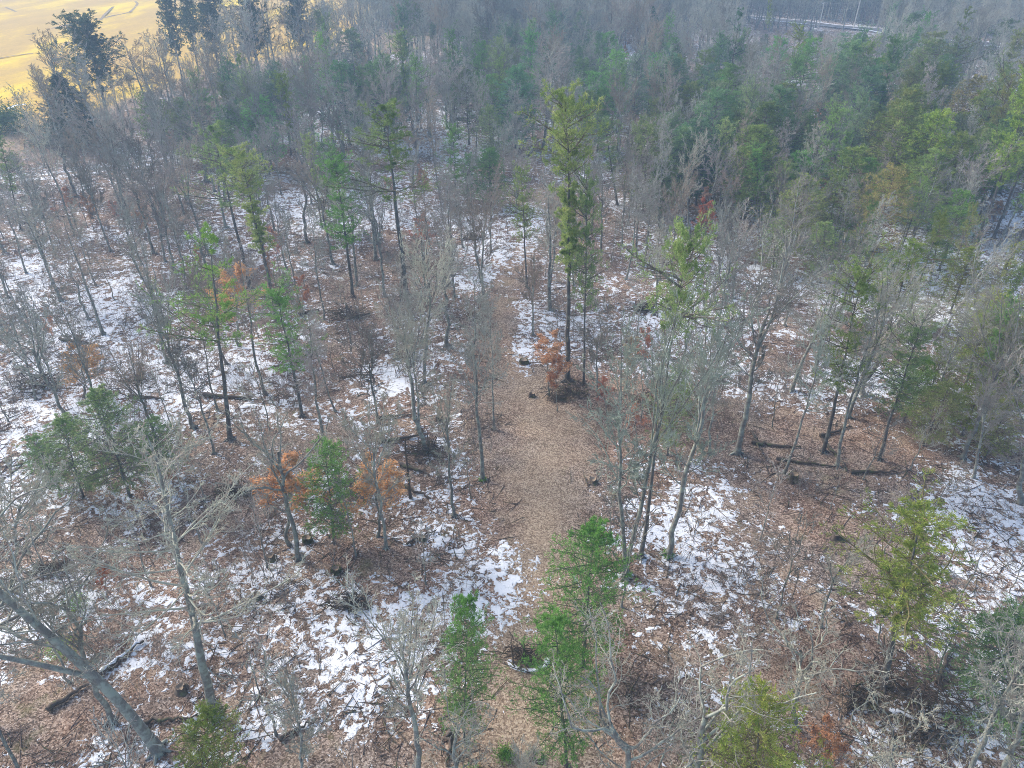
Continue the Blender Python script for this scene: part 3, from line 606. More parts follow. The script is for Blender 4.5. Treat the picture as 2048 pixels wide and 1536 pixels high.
 ('russet',660,180,665,110,1.2,(.9,.7,.75),'dull red tree behind the notched-crown pine',None),
]
LAND = []; OCC = []
for kind, ub, vb, ut, vt, wide, tint, label, short in MARK:
    x, y = at(ub, vb); xt, zt = at_plane(ut, vt, y); H = max(zt, 1.5)
    lx = (xt-x)/H; lx = max(-.45, min(.45, lx))
    place(kind, x, y, H*math.sqrt(1+lx*lx), (lx, rnd.uniform(-.03, .03)), wide, tint, label)
    OCC.append((x, y, 2.2))
    if short: LAND.append((x, y, H, short))

# the big leaning double trunk at lower left, built for itself
def big_leaner():
    rng = np.random.default_rng(5); x, y = at(318, 1502); xt, zt = at_plane(-260, 925, y); H = zt
    root = tag(empty('bare_tree', (x, y, hz(x, y)-.05)), 'thickest grey trunk, leaning far left and forked, at the lower left', 'tree', GROUPS['bare_tree'])
    tg, cg = Geo(), Geo(); k = 14; z = np.linspace(0, 1, k)
    a = np.stack([(xt-x)*z+.25*np.sin(z*7), .3*np.sin(z*4), H*z], 1)[None]; ra = (.33*(1-z*.8))[None]; ra[0, 0] *= 1.3
    tubes(tg, a, ra, 12); root_flare(tg, rng, .3)
    f = a[0, 4]; x2, z2 = at_plane(-20, 1268, y); d = np.array([x2-x, -1.2, z2])-f; zz = z[:, None]
    b2 = (f+d*zz*2.4+np.stack([.2*np.sin(z*6), .1*np.sin(z*5), .8*z*z], 1))[None]; rb = (.17*(1-z*.75))[None]; tubes(tg, b2, rb, 9)
    pls, prs, pL = np.concatenate([a, b2]), np.concatenate([ra, rb]), np.array([H*1.05, H*.75])
    l1, r1, L1 = sprout(rng, pls, prs, pL, 13, .45, .98, (35, 75), .33, 9, .2, (0, 0, .08), rmax=.35); tubes(cg, l1, r1, 5)
    for n, ratio, kk, wb, mn in ((6, .45, 7, .26, .016), (6, .45, 5, .3, .011), (4, .5, 4, .3, .0085)):
        l1, r1, L1 = sprout(rng, l1, r1, L1, n, .15, 1, (28, 65), ratio, kk, wb, (0, 0, .04), rmin=mn); tubes(cg, l1, r1, 3)
    link('trunk', tg.mesh('trunk', [M_BARK]), root); c = link('crown', cg.mesh('crown', [M_TWIG]), root)
    OCC.append((x, y, 3)); LAND.append((x, y, H, 'thickest leaning trunk'))
big_leaner()

# ------------------------------------------------------------------ the rest of the wood: candidates scattered over the ground
ORD = ['nearest', 'second', 'third', 'fourth', 'fifth', 'sixth', 'seventh', 'eighth', 'ninth', 'tenth', 'eleventh', 'twelfth', 'thirteenth', 'fourteenth', 'fifteenth', 'sixteenth', 'seventeenth', 'eighteenth', 'nineteenth', 'twentieth']
PENDING = []
LPIX = [(*pix(x, y, H*.7), s) for x, y, H, s in LAND]
def describe(kind, x, y, H, look):
    u, v = pix(x, y, H*.6)
    best = min(LPIX, key=lambda l: (l[0]-u)**2+((l[1]-v)*1.2)**2); du, dv = u-best[0], v-best[1]
    if abs(du) > abs(dv)*.9: d = 'right of' if du > 0 else 'left of'
    else: d = 'below' if dv > 0 else 'above'
    return best[2], d, math.hypot(du, dv), look
grid = {}
def free(x, y, rad):
    for i in range(int((x-rad)//6), int((x+rad)//6)+1):
        for j in range(int((y-rad)//6), int((y+rad)//6)+1):
            for (a, b_, r_) in grid.get((i, j), ()):
                if (a-x)**2+(b_-y)**2 < min(rad, r_)**2 if r_ < 9 else False: return False
    return True
def occupy(x, y, r_): grid.setdefault((int(x//6), int(y//6)), []).append((x, y, r_))
for x, y, r_ in OCC: occupy(x, y, r_)
def in_view(x, y, H, m=60):
    if y < 5: return False
    for z in (0, H*.6, H):
        u, v = pix(x, y, z)
        if -m < u < 2048+m and -m < v < 1536+m: return True
    return False
def ok_ground(x, y, mg=.8):
    A = lambda f: float(f(np.array([x]), np.array([y]))[0])
    if A(fieldmask) > -1 or A(pathmask) > -mg: return False
    if float(along(TRACK, np.array([x]), np.array([y]))[0]) < 4.5: return False
    return float(along2(ROAD, x, y)) > 9
def along2(q, x, y):
    best = 1e9
    for (ax, ay), (bx, by) in zip(q[:-1], q[1:]):
        dx, dy = bx-ax, by-ay; t = max(0, min(1, ((x-ax)*dx+(y-ay)*dy)/(dx*dx+dy*dy))); best = min(best, math.hypot(x-ax-t*dx, y-ay-t*dy))
    return best
ADDED = []
def headroom(x, y, H):
    """the young wood before the road and the field corner is low enough to see over"""
    for ua, ub_, vlim, ymax in ((1490, 1790, 66, 340), (-80, 52, 300, 170)):
        while H > 3 and y < ymax and ua < pix(x, y, H)[0] < ub_ and pix(x, y, H)[1] < vlim: H -= .7
    return H
def add(kind, x, y, H, look, tint, wide=1.0, lean=None):
    u, _ = pix(x, y, 0); l = lean if lean is not None else (rnd.gauss(0, .03), rnd.gauss(0, .03))
    H = headroom(x, y, H)
    if H < 4: return
    ADDED.append(dict(kind=kind, x=x, y=y, H=H, look=look, tint=tint, wide=wide, lean=l, size=H/math.hypot(y, x, CAM_H))); occupy(x, y, 2)

# pines in the stands where the photo has them: u, v of the foot, spread, count
for (cu, cv, su, sv_, n, hlo, hhi, pal) in [
 (1600,300,210,120,34,12,19,'mix'),(1860,320,180,130,32,12,19,'olive'),(1430,265,120,70,20,11,17,'mix'),(1240,270,110,55,18,11,17,'mix'),(1010,270,90,50,15,10,17,'mix'),
 (440,325,110,16,8,10,16,'mix'),(740,260,110,40,15,11,17,'mix'),(1690,480,180,70,10,9,15,'pale'),(1960,370,70,60,9,13,18,'olive'),(1960,760,60,80,5,7,11,'olive'),
 (1330,410,90,50,9,9,15,'mix'),(900,170,200,30,16,12,17,'blue'),(1750,150,280,30,16,12,17,'blue'),(1780,620,150,60,5,7,12,'olive'),(1500,390,160,60,15,9,15,'pale'),(560,270,120,25,7,11,15,'blue'),(1150,180,140,30,11,12,17,'blue'),(950,400,70,30,5,7,12,'mix'),(1880,870,90,60,5,5,9,'olive'),(650,440,60,40,3,8,12,'pale')]:
    for _ in range(n):
        for _try in range(12):
            u, v = cu+rnd.gauss(0, su*.6), cv+rnd.gauss(0, sv_*.6)
            if v < 60: continue
            x, y = at(u, v); H = rnd.uniform(hlo, hhi)
            if ok_ground(x, y) and free(x, y, 3.4) and in_view(x, y, H, 0): break
        else: continue
        full = rnd.random() < .62; kind = 'pine_young' if full else rnd.choice(['pine_tall', 'pine_tall', 'pine_layer', 'pine_column']); j = lambda: rnd.uniform(.85, 1.15)
        tn = {'mix': [('green', GRN), ('yellow-green', YEL), ('fresh green', BRI), ('blue-green', BLU)], 'olive': [('olive', OLI), ('green', (1.1, 1.05, .8)), ('dark green', (.8, .9, .7))], 'pale': [('pale green', PAL), ('yellow-green', YEL)], 'blue': [('blue-green', BLU), ('dark green', (.8, .9, .85))]}[pal]
        nm, t = rnd.choice(tn); t = tuple(c*j() for c in t)
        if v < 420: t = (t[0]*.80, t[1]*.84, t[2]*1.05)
        look = f"{nm} {'bushy' if full else 'tall'} pine"
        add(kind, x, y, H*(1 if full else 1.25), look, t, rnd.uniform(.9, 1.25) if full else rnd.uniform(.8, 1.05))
# russet-leaved small trees
for (cu, cv, su, sv_, n) in [(1130,115,160,25,12),(1260,110,80,20,6),(780,160,80,30,6),(1420,480,60,30,4),(1640,400,90,50,6),(250,470,90,30,5),(500,560,100,40,4),(1900,440,80,40,3),(850,400,120,30,5),(1270,800,60,60,3),(620,190,60,30,3),(350,330,120,20,4),(1930,700,40,50,2)]:
    for _ in range(n):
        u, v = cu+rnd.gauss(0, su*.6), max(70, cv+rnd.gauss(0, sv_*.6)); x, y = at(u, v)
        if ok_ground(x, y, .3) and free(x, y, 1.5): add('russet', x, y, rnd.uniform(3.5, 7), 'small rusty-leaved tree', tuple(c*rnd.uniform(.85, 1.05) for c in (.80, .82, 1.0)), rnd.uniform(1, 1.5))
# bare trees everywhere else
rs = np.random.RandomState(12); cand = []
N_TRY = 26000
U = rs.uniform(-60, 2110, N_TRY)
yy = 18+ (470-18)*rs.uniform(0, 1, N_TRY)**.75
xx = rs.uniform(-1, 1, N_TRY)*(.78*(yy*FW[1]+CAM_H*-FW[2])+12)
fm = fieldmask(xx, yy); pm = pathmask(xx, yy); tr_ = along(TRACK, xx, yy); dens = vnoise(xx, yy, 17, 33)
n_b = 0
for x, y, f_, p_, t_, dn in zip(xx, yy, fm, pm, tr_, dens):
    if f_ > -1 or p_ > -1.2 or t_ < 4.5 or along2(ROAD, x, y) < 8: continue
    if y < 52 and (rs.rand() < .6 or p_ > -2.5): continue
    if x < -50 and y > 120 and rs.rand() < .35: continue
    if x > 15 and 100 < y and rs.rand() < .55: continue
    sp = 2.8+3.2*dn+(.5 if y < 85 else 0)+max(0, (y-90)/48)
    if not free(x, y, sp*.99): continue
    u, v = pix(x, y, 0)
    if 1380 < u < 1950 and 800 < v < 1060 and rnd.random() < .55: continue
    if u > 1650 and 380 < v < 720 and rnd.random() < .45: continue
    if 430 < u < 900 and v > 800 and rnd.random() < .4: continue
    grid.setdefault((int(x//6), int(y//6)), []).append((x, y, sp))
    r_ = rnd.random(); H = rnd.uniform(10, 18)*(1 if y < 130 else 1.2)
    if y < 52 or y < 110 and r_ < .42 or r_ < .13: kind, H, look = 'sapling', rnd.uniform(5, 10), 'thin sapling'
    else:
        kind = rnd.choice(['slender', 'slender', 'vase', 'broom', 'broom', 'oak']) if x*0+rnd.random() < .9 else 'radial'
        look = {'slender': 'slender bare tree', 'vase': 'forked bare tree', 'broom': 'fan-crowned bare tree', 'oak': 'crooked bare tree', 'radial': 'straight bare tree'}[kind]
    if u < 440 and v < 420 and f_ > -60:
        if u < 90 or 60 < u < 260 and rnd.random() < .7: continue
        H *= .7
    if not in_view(x, y, H, 20): continue
    if f_ > -25: H *= .8
    if y > 210: H *= 1.25
    H = headroom(x, y, H)
    if H < 4: continue
    tn = rnd.choice([('pale', PAL), ('grey', (1, 1, 1)), ('grey', (.95, .93, .95)), ('brownish', (1.0, .82, .74)), ('mauve-grey', (1.0, .9, .93)), ('dark', (.7, .66, .64))])
    if y > 95: tn = rnd.choice([('grey', (.98, .96, .97)), ('grey', (.88, .87, .88)), ('brownish', (.98, .82, .75)), ('mauve-grey', (1.0, .90, .94)), ('dark', (.62, .59, .58))])
    if f_ > -30: tn = ('dark', (.42, .38, .34))
    ADDED.append(dict(kind=kind, x=x, y=y, H=H, look=tn[0]+' '+look, tint=tn[1], wide=rnd.uniform(.85, 1.25), lean=(rnd.gauss(0, .05), rnd.gauss(0, .04)), size=H/math.hypot(y, x, CAM_H)))
ADDED.sort(key=lambda t: -t['size'])
n_mark = {}
for m in MARK: n_mark[NAMES[m[0]][0]] = n_mark.get(NAMES[m[0]][0], 0)+1
REST = []; count = dict(n_mark); groups = {}
for t in ADDED:
    nm = NAMES[t['kind']][0]; lim = {'bare_tree': 290, 'sapling': 230, 'pine_tree': 290, 'young_pine': 290, 'beech_tree': 200}.get(nm, 290)
    if count.get(nm, 0) >= lim: REST.append(t); continue
    count[nm] = count.get(nm, 0)+1
    key = describe(t['kind'], t['x'], t['y'], t['H'], t['look']); groups.setdefault((key[0], key[1], key[3]), []).append((key[2], t))
for (short, d, look), L in groups.items():
    L.sort(key=lambda a: a[0])
    for i, (_, t) in enumerate(L):
        if len(L) == 1: lab = f"{look} {d} the {short}"
        else: lab = f"{look}, {ORD[min(i, 19)]} one {d} the {short}"
        t['label'] = lab
for t in ADDED:
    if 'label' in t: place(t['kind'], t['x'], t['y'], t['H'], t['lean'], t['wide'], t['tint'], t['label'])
print('COUNTS', count, 'rest', len(REST))

# ------------------------------------------------------------------ stuff: far wood, undergrowth and litter as point-instanced single objects
def scatter(name, meshes, pts, rot, scl, idx, label, cat):
    me = bpy.data.meshes.new(name); me.from_pydata([tuple(p) for p in pts], [], [])
    for an, ty, arr in (('rotz', 'FLOAT', rot), ('scl', 'FLOAT', scl), ('idx', 'INT', idx)):
        a = me.attributes.new(an, ty, 'POINT'); a.data.foreach_set('value', np.asarray(arr, np.float32 if ty == 'FLOAT' else np.int32))
    ng = bpy.data.node_groups.new(name, 'GeometryNodeTree'); ng.interface.new_socket('Geometry', in_out='INPUT', socket_type='NodeSocketGeometry'); ng.interface.new_socket('Geometry', in_out='OUTPUT', socket_type='NodeSocketGeometry')
    N = ng.nodes; L = ng.links; gi, go = N.new('NodeGroupInput'), N.new('NodeGroupOutput'); ip = N.new('GeometryNodeInstanceOnPoints'); g2 = N.new('GeometryNodeGeometryToInstance')
    for m in reversed(meshes):
        src = bpy.data.objects.new(name+'_source', m); oi = N.new('GeometryNodeObjectInfo'); oi.inputs['Object'].default_value = src; oi.inputs['As Instance'].default_value = False
        L.new(oi.outputs['Geometry'], g2.inputs[0])
    def A(n, ty):
        x = N.new('GeometryNodeInputNamedAttribute'); x.data_type = ty; x.inputs[0].default_value = n; return x.outputs[0]
    ip.inputs['Pick Instance'].default_value = True; L.new(gi.outputs[0], ip.inputs['Points']); L.new(g2.outputs[0], ip.inputs['Instance'])
    L.new(A('idx', 'INT'), ip.inputs['Instance Index']); cx = N.new('ShaderNodeCombineXYZ'); L.new(A('rotz', 'FLOAT'), cx.inputs[2]); L.new(cx.outputs[0], ip.inputs['Rotation']); L.new(A('scl', 'FLOAT'), ip.inputs['Scale'])
    L.new(ip.outputs[0], go.inputs[0]); o = link(name, me); md = o.modifiers.new('instances', 'NODES'); md.node_group = ng
    return tag(o, label, cat, None, 'stuff')
def joined(kind, i, mats):
    v = PROTO[kind][i]; g = Geo()
    for part, off in ((v[3], 0), (v[4], 1)):
        for a, f, m, s in zip(part.v, part.f, part.m, part.smooth): g.v.append(a); g.f.append(f+0); g.m.append(m+off); g.smooth.append(s)
    # face indices of the crown start after the trunk's points
    n0 = v[3].n; k = len(v[3].f); g.f = [f if j < k else f+n0 for j, f in enumerate(g.f)]; g.n = n0+v[4].n
    return g.mesh(kind+'_far', [M_BARK]+mats)
kinds = [('slender', 0), ('slender', 1), ('slender', 2), ('vase', 0), ('vase', 1), ('broom', 0), ('broom', 1), ('oak', 0), ('radial', 0), ('sapling', 0), ('sapling', 1)]
far_mesh = [joined(k, i, BT) for k, i in kinds]; by = {}
for j, (k, i) in enumerate(kinds): by.setdefault(k, []).append(j)
bt = [t for t in REST if t['kind'] in by]
if bt:
    sel = [rnd.choice(by[t['kind']]) for t in bt]
    scatter('bare_trees', far_mesh, [(t['x'], t['y'], hz(t['x'], t['y'])) for t in bt], [rnd.uniform(0, 6.28) for _ in bt], [t['H']/PROTO[t['kind']][0][2] for t in bt], sel,
            'grey-mauve mass of far leafless trees filling the back of the wood', 'bare wood')
print('far bare', len(bt), 'other rest', len(REST)-len(bt))

# undergrowth: whips and brush
def whips(seed, n, h, spread, dead=False):
    rng = np.random.default_rng(seed); g = Geo(); p = rng.normal(size=(n, 3))*[spread, spread, 0]; d = rng.normal(size=(n, 3))*[.28, .28, 0]+[0, 0, 1]
    if dead: d = rng.normal(size=(n, 3))*[1, 1, .25]+[0, 0, .25]
    L = rng.uniform(.5, 1.1, n)*h; l = walk(rng, p, d, L, 5, .12, (0, 0, 0)); r_ = (L*.006+.006)[:, None]*np.linspace(1, .5, 5)[None]; tubes(g, l, r_, 3)
    l2, r2, L2 = sprout(rng, l, r_, L, 5, .3, .98, (25, 60), .4, 4, .15, (0, 0, .03), rmin=.007); tubes(g, l2, r2, 3)
    l3, r3, L3 = sprout(rng, l2, r2, L2, 3, .3, .98, (25, 60), .5, 3, .15, (0, 0, 0), rmin=.006); tubes(g, l3, r3, 3); return g
def mat_twigs(name, a_, b_): return bark_mat(name, a_, b_, b_, .3)
M_BRUSH = mat_twigs('brown brush stems', (.12, .085, .07), (.27, .205, .175)); M_GREYBRUSH = mat_twigs('grey brush stems', (.17, .15, .13), (.36, .33, .29))
wm = [whips(200+i, 14, 2.2, .7).mesh('brush', [M_BRUSH if i % 2 else M_GREYBRUSH]) for i in range(4)]+[whips(210+i, 3, 3.6, .25).mesh('brush', [M_GREYBRUSH]) for i in range(2)]
rs2 = np.random.RandomState(44); n = 11000; y_ = 16+rs2.uniform(0, 1, n)**.9*300; x_ = rs2.uniform(-1, 1, n)*(.75*(y_*FW[1]+CAM_H*-FW[2])+6)
m = (fieldmask(x_, y_) < -1) & (pathmask(x_, y_) < -.6) & (along(TRACK, x_, y_) > 2.6) & (vnoise(x_, y_, 8, 71) > .42)
m &= ~((y_ < 62) & (vnoise(x_, y_, 5, 72) < .42)); x_, y_ = x_[m], y_[m]; n = len(x_)
scatter('undergrowth', wm, np.stack([x_, y_, height(x_, y_)-.05], 1), rs2.uniform(0, 6.28, n), rs2.uniform(.45, 1.1, n), rs2.randint(0, 6, n), 'thin brown and grey brush and whips between the trees', 'undergrowth')
# fallen sticks
sg = []
for i in range(4):
    rng = np.random.default_rng(300+i); g = Geo(); k = 6; p = rng.normal(size=(k, 3))*[.7, .7, 0]+[0, 0, .04]; d = rng.normal(size=(k, 3))*[1, 1, .03]
    L = rng.uniform(.5, 2.2, k); l = walk(rng, p, d, L, 5, .1, (0, 0, 0)); l[:, :, 2] = np.clip(l[:, :, 2], .02, .15); tubes(g, l, rng.uniform(.015, .04, k)[:, None]*np.linspace(1, .4, 5)[None], 4); sg.append(g.mesh('sticks', [M_LOG if i % 2 else M_BRUSH]))
n = 5200; y_ = 16+rs2.uniform(0, 1, n)**1.1*130; x_ = rs2.uniform(-1, 1, n)*(.75*(y_*FW[1]+CAM_H*-FW[2])+4); m = (fieldmask(x_, y_) < -1) & (pathmask(x_, y_) < .0) & (vnoise(x_, y_, 6, 73) > .4); x_, y_ = x_[m], y_[m]; n = len(x_)
scatter('fallen_sticks', sg, np.stack([x_, y_, height(x_, y_)], 1), rs2.uniform(0, 6.28, n), rs2.uniform(.6, 1.3, n), rs2.randint(0, 4, n), 'dark fallen sticks scattered over leaves and snow', 'sticks')

# ------------------------------------------------------------------ fallen logs, stumps, brush piles
def log(u0, v0, u1, v1, r, label, short=None, snow=False, limbs=4):
    x0, y0 = at(u0, v0); x1, y1 = at(u1, v1); rng = np.random.default_rng(int(u0*7+v0)); k = 12; z = np.linspace(0, 1, k)
    x = x0+(x1-x0)*z+rng.normal(size=k)*.08; y = y0+(y1-y0)*z+rng.normal(size=k)*.08; L = math.hypot(x1-x0, y1-y0)
    zz = height(x, y)+r*(.8-.4*z)+.08; pl = np.stack([x-x0, y-y0, zz-hz(x0, y0)], 1)[None]; rr = (r*(1-.6*z))[None]
    g = Geo(); tubes(g, pl, rr, 8)
    for e, s in ((0, -1), (-1, 1)):      # sawn or broken ends
        c = pl[0, e]; d = unit(pl[0, e]-pl[0, e-s if s > 0 else 1]); tubes(g, np.stack([c, c+d*.02, c+d*.05])[None], np.array([[rr[0, e], rr[0, e]*.7, .005]]), 8)
    if limbs:
        l, r2, L2 = sprout(rng, pl, rr, np.array([L]), limbs, .3, .95, (35, 80), .22, 5, .15, (0, 0, .05), rmax=.4); tubes(g, l, r2, 4)
        l, r2, L2 = sprout(rng, l, r2, L2, 4, .2, .95, (30, 60), .5, 4, .2, (0, 0, 0)); tubes(g, l, r2, 3)
    root = tag(empty('fallen_log', (x0, y0, hz(x0, y0))), label, 'log', 'fallen logs on the forest floor'); link('log', g.mesh('log', [M_LOG]), root)
    if snow:
        g = Geo(); sp = pl.copy(); sp[0, :, 2] += rr[0]*.62; tubes(g, sp[:, 1:-1], rr[:, 1:-1]*(.72+.25*np.sin(z[1:-1]*40))[None], 6); link('snow_cover', g.mesh('snow_cover', [M_SNOW]), root)
for a in [
 (120,677,207,690,.20,'short log lying in snow in the left wood near the rusty sapling'),(407,791,500,799,.24,'dark log edged with snow right of the broad bare fan'),(255,793,330,800,.18,'dark log under the broad bare fan at the left'),
 (755,836,820,829,.18,'log in the brown patch left of the birch-like tree'),(755,887,846,873,.2,'pale log lying level left of the birch-like tree'),(822,826,866,908,.17,'dark pole slanting toward the birch-like tree'),
 (800,930,860,950,.2,'mossy log in a tangle left of the stout bare tree'),(813,1092,870,1064,.11,'thin log slanting up beside snow left of the path'),(795,970,862,1002,.16,'snow-edged log below the dead snag'),
 (1503,887,1602,898,.17,'left end log of the long brown line on the slope'),(1553,918,1674,942,.15,'long thin log crossing the brown slope'),(1697,952,1790,951,.17,'yellowish log lying level on the brown slope'),(1645,888,1694,950,.16,'log leaning away from the foot of the yellow-topped pine'),
 (1501,866,1530,918,.13,'pale branch-like log on the slope pointing down'),(101,1423,176,1374,.2,'curved dark log at the lower left beside snow'),(288,1448,396,1435,.13,'thin brown log touching the foot of the straight grey tree'),
 (1871,1368,1912,1288,.17,'brown log slanting up the snowy slope at lower right'),(1543,408,1602,404,.3,'dark log in the shady hollow'),(598,631,640,621,.25,'dark log in snow behind the dense green pine'),(690,640,740,628,.22,'dark log in the patchy snow left of the path'),
 (1640,880,1700,860,.16,'grey log behind the yellow-topped pine'),(560,1480,640,1440,.12,'thin stick-like log beside melting snow at the bottom'),(905,1460,890,1536,.16,'rotten log at the bottom left of the path'),(1570,430,1640,420,.2,'second dark log at the front of the shady hollow')]:
    log(*a)
log(192,1360,292,1285, .2, 'snow-covered log beneath the spreading branch rings', snow=True); log(1758,1422,1915,1468,.26,'thick snow-topped log in dark brush at the lower right', snow=True, limbs=8)
def stump(u, v, r, h, label, moss=False, ring=False):
    x, y = at(u, v); rng = np.random.default_rng(int(u+v)); n = 14; a = np.linspace(0, 6.283, n, endpoint=False); g = Geo()
    rad = 1+.16*np.sin(a*3+rng.uniform(0, 6))+.1*rng.normal(size=n); zs = [-.1, .05, .3*h, .8*h]; sc = [1.7, 1.35, 1.05, .95]; V = [np.stack([np.cos(a)*rad*r*s, np.sin(a)*rad*r*s, np.full(n, z)], 1) for z, s in zip(zs, sc)]
    jag = h*(.9+.22*rng.random(n)); V.append(np.stack([np.cos(a)*rad*r*.88, np.sin(a)*rad*r*.88, jag], 1)); V.append(np.stack([np.cos(a)*r*.5, np.sin(a)*r*.5, np.full(n, h*.72)], 1)); V.append(np.stack([np.cos(a)*r*.01, np.sin(a)*r*.01, np.full(n, h*.68)], 1))
    V = np.stack(V); ii = np.arange(len(V)*n).reshape(len(V), n); f = np.stack([ii[:-1], np.roll(ii[:-1], -1, 1), np.roll(ii[1:], -1, 1), ii[1:]], -1); g.add(V, f[:-2]); g.add(V, f[-2:], 1)
    root = tag(empty('tree_stump', (x, y, hz(x, y))), label, 'stump', 'old stumps in the wood'); link('stump', g.mesh('stump', [M_LOG, M_CUT]), root)
    if moss:
        m_ = Geo(); k = 500; th = rng.uniform(0, 6.28, k); q = rng.uniform(.2, 1, k); p = np.stack([np.cos(th)*r*1.05*(1.2-.3*q), np.sin(th)*r*1.05*(1.2-.3*q), q*h], 1); blades(m_, p, np.stack([np.cos(th), np.sin(th), rng.uniform(0, 1, k)], 1), .09, .05, rng); link('moss', m_.mesh('moss', [M_MOSS]), root)
for a in [(1584,962,.36,.8,'mossy stump right of the clearing on brown leaves',True),(1186,966,.34,.4,'low stump on the right rim of the clearing'),(1674,1079,.36,.5,'dark stump among brown leaves at the right'),(543,1121,.3,.45,'dark stump left of the pale twiggy tree foot'),(616,1085,.3,.45,'small stump just right of the pale twiggy tree foot',True),
 (516,1199,.26,.4,'small dark stump in snow at lower left'),(673,1145,.3,.4,'mossy low stump left of the snow patches',True),(877,838,.34,.5,'dark stump left of the bare trees by the clearing'),(1063,792,.28,.4,'little stump in the clearing behind snow'),(366,1386,.3,.45,'dark stump beside the straight grey tree'),(845,1080,.25,.3,'little stump in snow left of the path'),(1074,1518,.3,.35,'dark low stump at the bottom of the path'),(1048,725,.4,.4,'mossy mound-like stump beyond the clearing',True)]: stump(*a)
def brush_pile(u, v, s, label, snow=False, dark=True):
    x, y = at(u, v); rng = np.random.default_rng(int(u*3+v)); g = Geo(); n = 70; p = rng.normal(size=(n, 3))*[s*.45, s*.3, 0]; p[:, 2] = rng.uniform(.05, s*.35, n); d = rng.normal(size=(n, 3))*[1, .8, .35]; L = rng.uniform(.5, 1.4, n)*s
    l = walk(rng, p-unit(d)*L[:, None]*.5, d, L, 5, .15, (0, 0, -.02)); l[:, :, 2] = np.maximum(l[:, :, 2], .02); r_ = rng.uniform(.015, .06, n)[:, None]*np.linspace(1, .5, 5)[None]; tubes(g, l, r_, 4); l2, r2, _ = sprout(rng, l, r_, L, 5, .2, 1, (30, 70), .35, 4, .2, (0, 0, 0)); tubes(g, l2, r2, 3)
    return tag(link('brush_pile', g.mesh('brush_pile', [M_LOG])), label, 'brush pile', 'heaps of dead branches'), x, y
def brush_at(*a, **k):
    o, x, y = brush_pile(*a, **k); o.location = (x, y, hz(x, y))
for a in [(1140,788,2.0,'brush pile with snow flecks at the foot of the tallest pine'),(1118,800,1.1,'small dark root heap beside the rusty sapling'),(1045,1318,1.5,'dark rounded brush heap in the middle of the path front'),(70,770,3.2,'large dark brush heap at the left edge'),(1830,1400,3.4,'large dark tangle of brush behind the snow-topped log'),(1850,1475,2.4,'dark tangle in front of the snow-topped log'),
 (100,1135,1.3,'dark root ball at the lower left'),(850,905,2.2,'tangle of dead branches left of the birch-like tree foot'),(470,985,1.8,'grey brush heap left of the orange tree'),(1720,1400,1.6,'thin brown brush heap left of the dark tangle'),(700,1215,1.6,'brown brush heap at the edge of the snow'),(690,635,2.4,'dark heap of branches in the left middle snow'),(940,475,2.2,'dark branch heap beside the snowy path'),(1560,415,2.5,'dark heap of branches inside the shady hollow'),(1290,620,2.0,'grey branch heap in the snow right of the path')]: brush_at(*a)
# ring of snow round the dark heap, dead snag, evergreen tufts, moss at a foot
x, y = at(1060, 1328); rng = np.random.default_rng(8); g = Geo(); k = 22; a = np.linspace(math.pi*.95, math.pi*2.1, k); rw = .10+.10*rng.random(k); rw[[0, -1]] = .03
px_, py_ = np.cos(a)*1.25-.1, np.sin(a)*.75+.2; tubes(g, np.stack([px_, py_, height(px_+x, py_+y)-hz(x, y)+.01], 1)[None], rw[None]*1.2, 8)
o = tag(link('snow_patch', g.mesh('snow_patch', [M_SNOW])), 'curved rim of old snow round the dark brush heap', 'snow patch'); o.location = (x, y, hz(x, y)); o.scale = (1, 1, .5)
x, y = at(822, 1000); xt, zt = at_plane(812, 880, y); rng = np.random.default_rng(3); g = Geo(); tl = trunk_line(rng, zt, 10, .03, (xt-x, 0)); tubes(g, tl, trunk_rad(.13, 10, .5), 7); l, r_, L_ = sprout(rng, tl, trunk_rad(.13, 10, .5), np.array([zt]), 9, .3, .98, (50, 90), .12, 4, .15, (0, 0, 0)); tubes(g, l, r_, 4)
o = tag(link('dead_snag', g.mesh('dead_snag', [M_LOG])), 'short black dead trunk standing left of the birch-like tree', 'dead trunk'); o.location = (x, y, hz(x, y))
def tuft_bush(u, v, s, label):
    x, y = at(u, v); rng = np.random.default_rng(int(u)); g = Geo(); big_ = s > 4; n = 7000 if big_ else 900; p = rng.normal(size=(n, 3))*[s*.3, s*.3, s*.16]+[0, 0, s*.3]; p[:, 2] = np.maximum(p[:, 2], .03); blades(g, p, rng.normal(size=(n, 3))+[0, 0, .8], .5 if big_ else .16, .16 if big_ else .04, rng)
    o = tag(link('evergreen_bush', g.mesh('evergreen_bush', [M_DARKNEEDLE if big_ else M_NEEDLE])), label, 'bush', 'low green bushes'); o.location = (x, y, hz(x, y)); o.color = (.9, 1.2, .6, 1)
tuft_bush(1010, 1514, .9, 'small round green bush at the bottom of the path'); tuft_bush(1335, 1113, .6, 'moss clump at the foot of the leaning grey tree'); tuft_bush(945, 1556, .8, 'green tuft at the bottom edge left of the path')
tuft_bush(150, 1210, 1.6, 'low olive bush under the spreading branches at left'); tuft_bush(120, 1300, 1.6, 'low olive bush left of the thickest leaning trunk'); tuft_bush(965, 962, .4, 'moss clump at the foot of the stout bare tree')
x, y = at(10, 262); tuft_bush(10, 262, 9, 'dark evergreen shrub dusted with snow at the left edge by the field')

